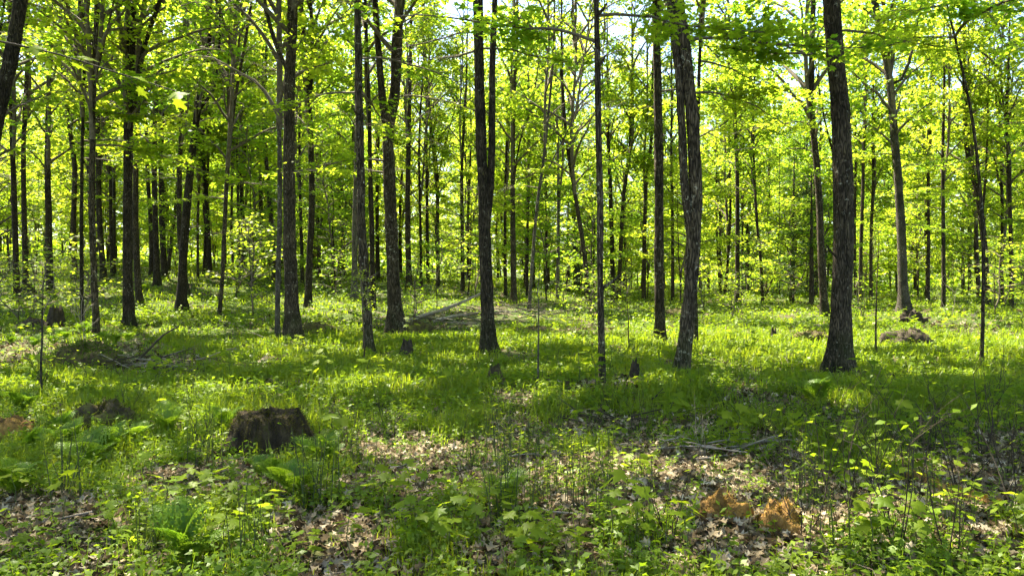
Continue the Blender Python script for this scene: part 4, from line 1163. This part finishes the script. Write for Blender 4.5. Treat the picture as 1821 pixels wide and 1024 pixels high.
sapling(777, 548, 3.4, 'maple_sapling', 'green sapling rising behind the long fallen log', .9, .35, False, .02, 4)
sapling(955, 690, 1.6, 'maple_sapling', 'thin pale bare sapling between centre maple and slender spotted stem', 0, .5, True, .04, 5)
sapling(590, 530, 2.2, 'maple_sapling', 'dense pale-green bushy sapling right of the parallel-stemmed maple', 1.5, .05, False, .02, 6)
sapling(150, 575, 2.6, 'maple_sapling', 'leafy sapling beside the slim V-forked maple', 1.1, .2, False, .03, 7)
sapling(60, 560, 2.6, 'maple_sapling', 'pale-leaved bushy sapling near the dark jagged stump', 1.5, .1, False, .02, 8)
sapling(1302, 525, 7.5, 'maple_sapling', 'pale wavy thin sapling behind the sunlit clearing', .8, .6, True, .05, 9)
sapling(1770, 560, 3.2, 'maple_sapling', 'bright yellow-green sapling right of the very thin curving stem', 1.2, .1, False, .03, 10)
sapling(1560, 640, 2.6, 'maple_sapling', 'thin bare sapling in front of the pale sunlit trunk', .3, .75, False, .02, 11)
sapling(1000, 560, 2.0, 'maple_sapling', 'small sapling at the edge of the sunny strip behind the brush', .7, .3, False, .03, 12)
r_sp = np.random.default_rng(61); SAPL = []
for i, (x, y) in enumerate(poisson(42, 22, 60, -.7, .7, 2.6, r_sp, trd)):
    SAPL.append((to_px((x, y, 1))[0], sapling(0, 0, float(r_sp.uniform(1.4, 4.2)), 'maple_sapling', None, float(r_sp.uniform(.8, 1.4)), .15, False, .03, 100 + i, (x, y))))
bk = {}
for px, root in SAPL: bk.setdefault(gap_of(px), []).append((px, root))
for gk, lst in bk.items():
    lst.sort(key=lambda t: t[0])
    for i, (px, root) in enumerate(lst):
        ref = ('to the right of the ' + MAIN[gk][1]) if gk else 'from the picture edge'
        tag(root, f'small leafy sapling, {ORD[min(i, 15)]} {ref}', 'sapling', 'maple saplings')
# a sapling outside the frame whose bough reaches in at the upper corner
sroot = sapling(0, 0, 3.6, 'maple_sapling', 'maple bough with large dark leaves hanging in at the upper corner', 0, .5, False, .02, 50, (-2.75, 3.1))
def corner_bough():
    r = np.random.default_rng(5); wood = MB()
    p = np.array([[0, 0, 2.35], [.35, .05, 2.62], [.7, .1, 2.60], [1.05, .12, 2.50], [1.3, .1, 2.42]]); pp = smooth_path(p, .08); tube(wood, pp, np.linspace(.006, .002, len(pp)), 6)
    b = obj('branch', wood.mesh('branch', M_DEAD_DARK, True), sroot)
    for i in range(7):
        t = .55 + .45 * i / 6; c = pp[min(int(t * len(pp)), len(pp) - 1)]; a = (1 if i % 2 else -1) * r.uniform(.5, 1.3); d = np.array([math.cos(a), math.sin(a), r.uniform(-.5, -.05)])
        e = c + d * r.uniform(.05, .11); pm = MB(); tube(pm, np.array([c, (c + e) / 2 + np.array([0, 0, .01]), e]), [.002, .0015, .0012], 4); obj('petiole', pm.mesh('petiole', M_STEM_GREEN), b)
        obj('leaf', HI[i % 6], b, e, (r.uniform(-.9, -.3), r.normal(0, .3), a - 1.57), r.uniform(.06, .085))
corner_bough()

# ------------------------------------------------------------------ stumps, mounds, rocks, logs
def moss_on(root, P, Nn, mat, r, n, ln):
    mb = MB(); k = r.integers(0, len(P), n); pos = P[k] + r.normal(0, .008, (n, 3)); d = Nn[k] + r.normal(0, .5, (n, 3))
    nr = np.cross(d, r.normal(0, 1, (n, 3)))
    leaves(mb, pos, nr, d, ln * r.uniform(.5, 1.5, n), OVAL_V * np.array([.7, 1, 1]), OVAL_F, r.uniform(0, 1, n))
    m = obj('moss', mb.mesh('moss', mat), root); m['kind'] = 'stuff'; return m
def lump(name, px, py, wx, wy, h, seed, mat, lab, cat, moss=None, moss_n=900, moss_l=.02, flat=.6, rough=.16, rot=0.0, group=None):
    g = ground_at(px, py); r = np.random.default_rng(seed); nt, nf = 40, 16
    th = np.linspace(0, 2 * math.pi, nt, endpoint=False); ph = np.linspace(0, math.pi / 2, nf)
    T, P_ = np.meshgrid(th, ph); c = np.cos(P_) ** flat; s_ = np.sin(P_)
    N = sum(r.uniform(.3, 1) * np.sin(r.integers(1, 7) * T + r.uniform(-7, 7) * P_ + r.uniform(0, 6)) for _ in range(9)) / 3 + r.normal(0, .25, T.shape)
    N[-1] = N[-1].mean(); f = 1 + rough * N
    X = wx / 2 * c * np.cos(T) * f; Y = wy / 2 * c * np.sin(T) * f; Z = h * s_ * (1 + rough * 1.3 * N) - .05 * (1 - s_)
    V = np.stack([X, Y, Z], -1); i = np.arange(nf - 1)[:, None] * nt; j = np.arange(nt)[None]; j2 = (j + 1) % nt
    F4 = np.stack([i + j, i + j2, i + nt + j2, i + nt + j], -1).reshape(-1, 4)
    mb = MB(); mb.add(V.reshape(-1, 3), F4); o = obj(name, mb.mesh(name, mat, True), None, g, (0, 0, rot)); tag(o, lab, cat, group)
    if moss:
        nn = V / np.array([wx * wx, wy * wy, h * h * 3]); nn = nn.reshape(-1, 3); nn /= np.linalg.norm(nn, axis=1, keepdims=True) + 1e-9
        moss_on(o, V.reshape(-1, 3), nn, moss, r, moss_n, moss_l)
    return o
def stump(name, px, py, w, h, seed, mat, lab, moss=None, jag=.1, moss_n=2500, taper=.8, dome=-.25):
    g = ground_at(px, py); r = np.random.default_rng(seed); nt = 48; hs = np.linspace(-.08, 1, 16); th = np.linspace(0, 2 * math.pi, nt, endpoint=False)
    lob = .5 * np.sin(3 * th + r.uniform(0, 6)) + .4 * np.sin(5 * th + r.uniform(0, 6)) + .3 * np.sin(8 * th + 1); top = 1 + jag * (np.sin(2 * th + r.uniform(0, 6)) + .8 * np.sin(7 * th + r.uniform(0, 6)) + r.normal(0, .6, nt))
    ridge = np.sin(13 * th + 1.5 * np.sin(4 * th)) + .6 * np.sin(21 * th + r.uniform(0, 6))
    rings = []
    for q in hs:
        R = w / 2 * ((1 + .28 * (1 - q) ** 2) * (1 - (1 - taper) * q)) * (1 - .15 * max(q - .6, 0) ** 2 / .16) * (1 + .15 * lob * (1.3 - q) + .05 * ridge + r.normal(0, .02, nt))
        rings.append(np.stack([R * np.cos(th), R * np.sin(th), h * q * (1 + (top - 1) * max(q, 0) ** 2)], 1))
    for q in (.82, .55, .25, .02):
        R = w / 2 * taper * q * (1 + .08 * lob + r.normal(0, .03, nt)); rings.append(np.stack([R * np.cos(th), R * np.sin(th), h * (top + (1 - q) * dome + r.normal(0, .035, nt))], 1))
    V = np.array(rings); n = len(V); i = np.arange(n - 1)[:, None] * nt; j = np.arange(nt)[None]; j2 = (j + 1) % nt
    mb = MB(); mb.add(V.reshape(-1, 3), np.stack([i + j, i + j2, i + nt + j2, i + nt + j], -1).reshape(-1, 4))
    for k in range(5 if w > .4 else 3):       # spreading roots
        a = k * 1.25 + r.uniform(-.3, .3) + 3.6; dv = np.array([math.cos(a), math.sin(a), 0])
        q = [dv * w * .38 + np.array([0, 0, h * .22]), dv * w * .58 + np.array([0, 0, h * .07]), dv * w * .82 + np.array([0, 0, -.02])]
        tube(mb, smooth_path(q, w * .08), np.linspace(w * .10, w * .03, len(smooth_path(q, w * .08))), 8, .15, seed + k)
    o = obj(name, mb.mesh(name, mat, True), None, g); tag(o, lab, 'stump', 'old stumps')
    if moss:
        P = V[4:].reshape(-1, 3); nn = P * np.array([1, 1, 0]) / (w / 2) + np.array([0, 0, .5]); keep = (P[:, 2] > h * .7) | (np.sin(P[:, 0] * 17 + P[:, 2] * 9) + np.sin(P[:, 1] * 21 - P[:, 2] * 13) > .2); P, nn = P[keep], nn[keep]; moss_on(o, P, nn, moss, r, moss_n, .013)
    return o
stump('tree_stump', 478, 806, .70, .36, 12, M_STUMP, 'big squat mossy tree stump among seedlings', M_MOSS, .05, 12000, .90, .02)
stump('tree_stump', 100, 581, .42, .55, 2, M_DEAD_DARK, 'dark jagged broken stump in grass left of the slim V-forked maple', None, .12, 0, .9)
stump('tree_stump', 880, 682, .22, .22, 3, M_MOSSY, 'small brown snag in front of the double-stemmed centre maple', M_MOSS, .14, 300, .85)
stump('tree_stump', 1129, 674, .15, .24, 4, M_DEAD_DARK, 'little black jagged stump between slender spotted stem and crooked maple', None, .16, 0, .85)
stump('tree_stump', 724, 634, .26, .30, 5, M_DEAD_DARK, 'small dark leaning stump just in front of the Y-forked maple', None, .16, 0, .85)
stump('tree_stump', 1376, 605, .14, .28, 6, M_DEAD_DARK, 'tiny black snag at the shady edge of the sunlit clearing', None, .16, 0, .85)
stump('tree_stump', 48, 522, .7, .4, 7, M_DEAD_DARK, 'low dark stump behind the pale-leaved bushy sapling', None, .2, 0, .7)
lump('mossy_boulder', 1612, 616, 1.15, .8, .36, 11, M_DEAD_DARK, 'large dark mossy mound in front of the pale sunlit trunk', 'mound', M_MOSS_GREEN, 500, .04, .8, .2)
lump('root_clump', 1622, 578, .95, .6, .42, 12, M_DEAD_DARK, 'black upturned root clump at the foot of the pale sunlit trunk', 'root clump', None, 0, 0, .6, .3)
lump('mossy_mound', 1443, 606, 1.1, .7, .22, 13, M_MOSSY, 'brown mossy mound beside the thickest furrowed trunk', 'mound', M_MOSS, 900, .035, .9, .15)
lump('mossy_mound', 955, 596, 1.3, .8, .22, 14, M_MOSSY, 'low dark mossy mound right of the double-stemmed centre maple', 'mound', M_MOSS, 900, .035, .9, .15)
lump('mossy_mound', 150, 655, 1.4, .9, .42, 15, M_MOSSY, 'rounded green moss mound beside the sunny litter strip', 'mound', M_MOSS_GREEN, 4200, .04, .9, .12)
lump('mossy_rock', 12, 775, .5, .4, .17, 16, M_MOSSY_OR, 'grey rock with orange moss at the picture edge', 'rock', M_MOSS_OR, 500, .014, .6, .14)
lump('mossy_chunk', 1288, 922, .32, .17, .125, 27, M_MOSSY_OR, 'round orange-brown mossy wood chunk below the brightest litter patch', 'wood chunk', M_MOSS_OR, 2200, .009, .75, .26, -.25, 'mossy wood chunks')
lump('mossy_chunk', 1386, 940, .26, .26, .14, 38, M_MOSSY_OR, 'tilted orange-brown mossy wood chunk, the one further right', 'wood chunk', M_MOSS_OR, 2200, .009, .75, .26, -.25, 'mossy wood chunks')
lump('mossy_mound', 1205, 562, 1.5, .8, .3, 19, M_MOSSY, 'low mound between straight streaked maple and crooked maple', 'mound', M_MOSS, 600, .04, .9, .15)
lump('mossy_mound', 560, 590, 1.6, .9, .25, 20, M_MOSSY, 'low mossy hump right of the thick dark side-limbed trunk', 'mound', M_MOSS_GREEN, 800, .04, .9, .15)
lump('mossy_mound', 185, 757, .8, .5, .22, 21, M_MOSSY, 'dark hollow-sided hummock with pale dead leaves in tall grass', 'mound', M_MOSS, 900, .03, .9, .2)
lump('mossy_mound', 60, 582, .9, .6, .25, 22, M_DEAD_DARK, 'dark low hump beside the dark jagged stump', 'mound', M_MOSS, 300, .03, .9, .2)
lump('mossy_mound', 745, 595, .9, .6, .35, 23, M_MOSSY, 'brown root mound where the long fallen log meets the ground', 'mound', M_MOSS, 500, .03, .9, .2)

def log(name, pts_px, w_px, lab, mat, seed, lift=0.0, lifts=None, moss=None):
    G = [ground_at(*p) for p in pts_px]; b = G[0].copy()
    P = np.array([q - b + np.array([0, 0, (lifts[i] if lifts else lift)]) for i, q in enumerate(G)])
    r0 = w_px / 2 / F * b[1]; pp = smooth_path(P, .12); mb = MB(); tube(mb, pp, np.linspace(r0, r0 * .55, len(pp)), 14, .12, seed, cap=True)
    o = obj(name, mb.mesh(name, mat, True), None, b); tag(o, lab, 'log' if 'log' in name else 'branch')
    if moss: moss_on(o, np.repeat(pp, 6, 0) + np.array([0, 0, r0 * .75]), np.tile([0, 0, 1.0], (len(pp) * 6, 1)), moss, np.random.default_rng(seed), 900, .014)
    return o
def log_at(name, base_px, D_pts, w_px, lab, mat, seed):
    """pts given as (px, py, depth offset) in the upright plane through the base: parts raised off the ground."""
    g = ground_at(*base_px); D = g[1]
    P = np.array([at_depth(a, b_, D + c) - g for a, b_, c in D_pts]); r0 = w_px / 2 / F * D; pp = smooth_path(P, .15); mb = MB()
    tube(mb, pp, np.linspace(r0, r0 * .5, len(pp)), 12, .12, seed, cap=True); o = obj(name, mb.mesh(name, mat, True), None, g); return tag(o, lab, 'log' if 'log' in name else 'branch')
log_at('fallen_log', (722, 573), [(722, 573, 0), (750, 562, .2), (785, 551, .4), (820, 538, .7), (856, 521, 1.0)], 8, 'long thin fallen log rising from the Y-forked maple towards the centre maple', M_DEAD, 3)
log('fallen_log', [(640, 592), (664, 587), (698, 581)], 10, 'dark fallen log lying behind the lichen-flecked and Y-forked maples', M_DEAD_DARK, 4, .08)
log('fallen_log', [(1622, 852), (1690, 880), (1775, 908)], 26, 'half-buried log with orange moss among bare twigs', M_MOSSY_OR, 5, .02, None, M_MOSS_OR)
log('fallen_log', [(1280, 925), (1340, 938), (1400, 925)], 20, 'black rotten log behind the two orange mossy chunks', M_DEAD_DARK, 6, .0)
log('fallen_log', [(1440, 672), (1475, 682), (1520, 700)], 6, 'thin dark fallen stick-like log in front of the thickest furrowed trunk', M_DEAD_DARK, 7, .04)
log('fallen_log', [(770, 578), (830, 566), (905, 560)], 6, 'thin grey fallen log lying behind the centre maple', M_DEAD, 8, .15)
log_at('fallen_branch', (224, 652), [(222, 652, 0), (245, 640, .1), (268, 618, .2), (290, 596, .4), (318, 580, .7)], 5, 'dark arched fallen branch rising from the left brush heap', M_DEAD_DARK, 9)

def brush(name, px, py, rx, ry, n, hmax, lab, mats, seed, lmax=1.2):
    g = ground_at(px, py); r = np.random.default_rng(seed); root = bpy.data.objects.new(name, None); C.objects.link(root); root.location = g; tag(root, lab, 'brush pile', 'brush piles')
    for k in range(n):
        x, y = r.normal(0, rx / 2), r.normal(0, ry / 2); z = float(height(g[0] + x, g[1] + y)) - g[2] + abs(r.normal(0, hmax / 2)) + hmax * .35
        L_ = r.uniform(.35, 1) * lmax; a = r.uniform(-.6, .6) + (3.14 if r.uniform() < .5 else 0); e = r.normal(.05, .16); p = [np.array([x, y, z])]
        for q in range(4):
            a += r.normal(0, .13); e += r.normal(0, .08); p.append(p[-1] + L_ / 4 * np.array([math.cos(a), math.sin(a), e])); p[-1][2] = max(p[-1][2], float(height(g[0] + p[-1][0], g[1] + p[-1][1])) - g[2] + .005)
        rad = r.uniform(.005, .013) * max(1, g[1] / 18); mb = MB(); tube(mb, np.array(p), np.linspace(rad, rad * .4, 5), 5)
        for q in (1, 2, 3):      # side twigs
            if r.uniform() < .6:
                aa = a + r.choice([-1, 1]) * r.uniform(.5, 1.1); ll = L_ * r.uniform(.15, .35); e1 = p[q] + ll * .5 * np.array([math.cos(aa), math.sin(aa), r.uniform(0, .5)])
                tube(mb, np.array([p[q], e1, e1 + ll * .5 * np.array([math.cos(aa + .3), math.sin(aa + .3), r.uniform(-.1, .4)])]), [rad * .5, rad * .4, rad * .2], 4)
        obj('stick', mb.mesh('stick', mats[k % len(mats)], True), root)
brush('brush_pile', 285, 660, 1.5, .5, 36, .2, 'left brush heap of dark twigs in the grass', [M_DEAD_DARK, M_DEAD_DARK, M_DEAD], 1, 1.1)
brush('brush_pile', 920, 568, 1.5, 1.3, 46, .45, 'heap of grey-brown sticks right of the centre maple', [M_DEAD, M_DEAD_DARK, M_TWIG], 2, 2.0)
brush('brush_pile', 775, 585, 2.2, .9, 30, .22, 'tangle of grey-brown sticks around the long fallen log', [M_TWIG, M_DEAD_DARK, M_DEAD], 3, 1.6)
brush('brush_pile', 1235, 800, .5, .3, 16, .10, 'small tangle of pale twigs at the brightest litter patch', [M_DEAD], 4, .5)
brush('brush_pile', 440, 612, 2.2, .8, 18, .06, 'few thin twigs scattered beside the narrow pale trunk', [M_DEAD, M_DEAD_DARK], 5, .9)
brush('brush_pile', 1090, 745, 1.0, .5, 14, .07, 'low mat of thin dark twigs in front of the slender spotted stem', [M_DEAD_DARK], 6, .6)
r_st = np.random.default_rng(88); xs, ys = scatter(40, 4, 14, 0, r_st, .66)
for i in range(40):
    x, y = float(xs[i]), float(ys[i]); a = r_st.uniform(0, 6.28); L_ = r_st.uniform(.25, .8); z0 = float(height(x, y)); p = []
    for q in range(5):
        xx, yy = x + math.cos(a) * L_ * q / 4, y + math.sin(a) * L_ * q / 4; a += r_st.normal(0, .15); p.append([xx - x, yy - y, float(height(xx, yy)) - z0 + .03 + r_st.uniform(0, .03)])
    mb = MB(); rad = r_st.uniform(.004, .011); tube(mb, np.array(p), np.linspace(rad, rad * .4, 5), 5)
    o = obj('fallen_stick', mb.mesh('fallen_stick', M_DEAD if i % 2 else M_DEAD_DARK, True), None, (x, y, z0)); plant(o, 'st', ('pale' if i % 2 else 'dark') + ' fallen stick', 'stick', 'fallen sticks')
finish_plants()

# ------------------------------------------------------------------ gaps in the canopy where the photograph shows sun flecks on the floor
GAPS = [(740, 806, .8, .45), (1190, 838, .95, .5), (480, 650, 1.2, .7), (770, 650, 1.4, .7), (330, 592, 1.6, .9), (560, 622, 1.4, .8), (830, 600, 1.6, 1.0), (1000, 655, 1.0, .5), (1660, 830, .5, .4), (250, 560, 2.0, 1.4), (1130, 690, .8, .4), (1345, 692, .7, .4), (1510, 725, .6, .3), (1730, 645, 1.0, .5), (960, 705, .7, .4), (1260, 650, .7, .4), (1420, 640, .8, .4), (330, 720, .6, .35), (60, 700, .6, .4), (1080, 645, .6, .35), (585, 955, .42, .34), (1432, 935, .32, .34), (1660, 835, .42, .34), (100, 632, 2.4, .6), (430, 700, .6, .5), (650, 690, 1.0, .6), (915, 620, 1.0, .5),
        (1350, 570, 4.0, 3.2), (1010, 592, 2.4, 1.2), (570, 548, 3.0, 2.0), (370, 545, 3.0, 2.0), (1715, 576, 3.0, 2.0), (1640, 650, 2.0, .6), (800, 542, 3.0, 2.2), (40, 546, 3.0, 2.0), (1120, 575, 2.4, 1.4)]
def carve():
    bpy.context.view_layer.update()
    r = np.random.default_rng(99)
    G = [(ground_at(a, b), c, d) for a, b, c, d in GAPS]
    k = 0
    for o in [o for o in C.objects if o.name.split('.')[0] in ('crown', 'foliage') and o.parent and o.matrix_world.translation.y < 50]:
        me = o.data
        if len(me.vertices) < 1200: continue
        n = len(me.vertices)
        if n < 6000 and o.name.startswith('crown'): continue
        v = np.empty(n * 3, np.float32); me.vertices.foreach_get('co', v); v = v.reshape(-1, 3)
        per = {4: 4, 6: 4, 10: 8}
        nv = 6 if len(me.polygons) * 6 == n * 4 else 4 if len(me.polygons) * 4 == n * 2 else (10 if len(me.polygons) * 10 == n * 8 else 4)
        M = np.array(o.matrix_world); c = v[::nv] @ M[:3, :3].T + M[:3, 3]
        kill = np.zeros(len(c), bool)
        for g, rx, ry in G:
            t = (c[:, 2] - g[2]) / sd.z
            x = c[:, 0] - sd.x * t - g[0]; y = c[:, 1] - sd.y * t - g[1]
            q = np.hypot(x / rx, y / ry)
            kill |= (c[:, 2] > g[2] + 4.0) & (q < r.uniform(.75, 1.3, len(c)))
        ngap = kill.sum()
        # wider random openings cut so more sun reaches the middle distance
        t = (c[:, 2] - .4) / sd.z; x = c[:, 0] - sd.x * t; y = c[:, 1] - sd.y * t
        op = 1.15 * noise2(x * .6, y * 1.25, 3.6, 71) + .45 * noise2(x * .7, y * 1.2, 1.6, 72)
        lim = np.interp(y, [9, 11, 15, 50, 58], [3.0, .9, .5, .5, 3.0]) + np.interp(x / np.maximum(y, 5), [-.6, .1, .35], [-.1, 0, .6])
        kill |= (c[:, 2] > np.interp(c[:, 1], [20, 32], [4.5, 3.0])) & (op > lim + r.normal(0, .08, len(c)))
        if ngap < 45 and kill.sum() < .09 * len(c): continue
        k += 1
        keep = ~np.repeat(kill, nv)
        idx = np.cumsum(keep) - 1
        nf = len(me.polygons); f = np.empty(nf * 3, np.int32); me.loops.foreach_get('vertex_index', f); f = f.reshape(-1, 3)
        f = f[keep[f[:, 0]]]
        t = np.empty(n, np.float32); me.attributes['tint'].data.foreach_get('value', t)
        mb = MB(); mb.add(v[keep], idx[f], t[keep]); o.data = mb.mesh(me.name, me.materials[0])
    print('carved', k)
carve()
tot = sum(len(m.loops) - 2 * len(m.polygons) for m in bpy.data.meshes if m.users)
print('TRIS', tot)
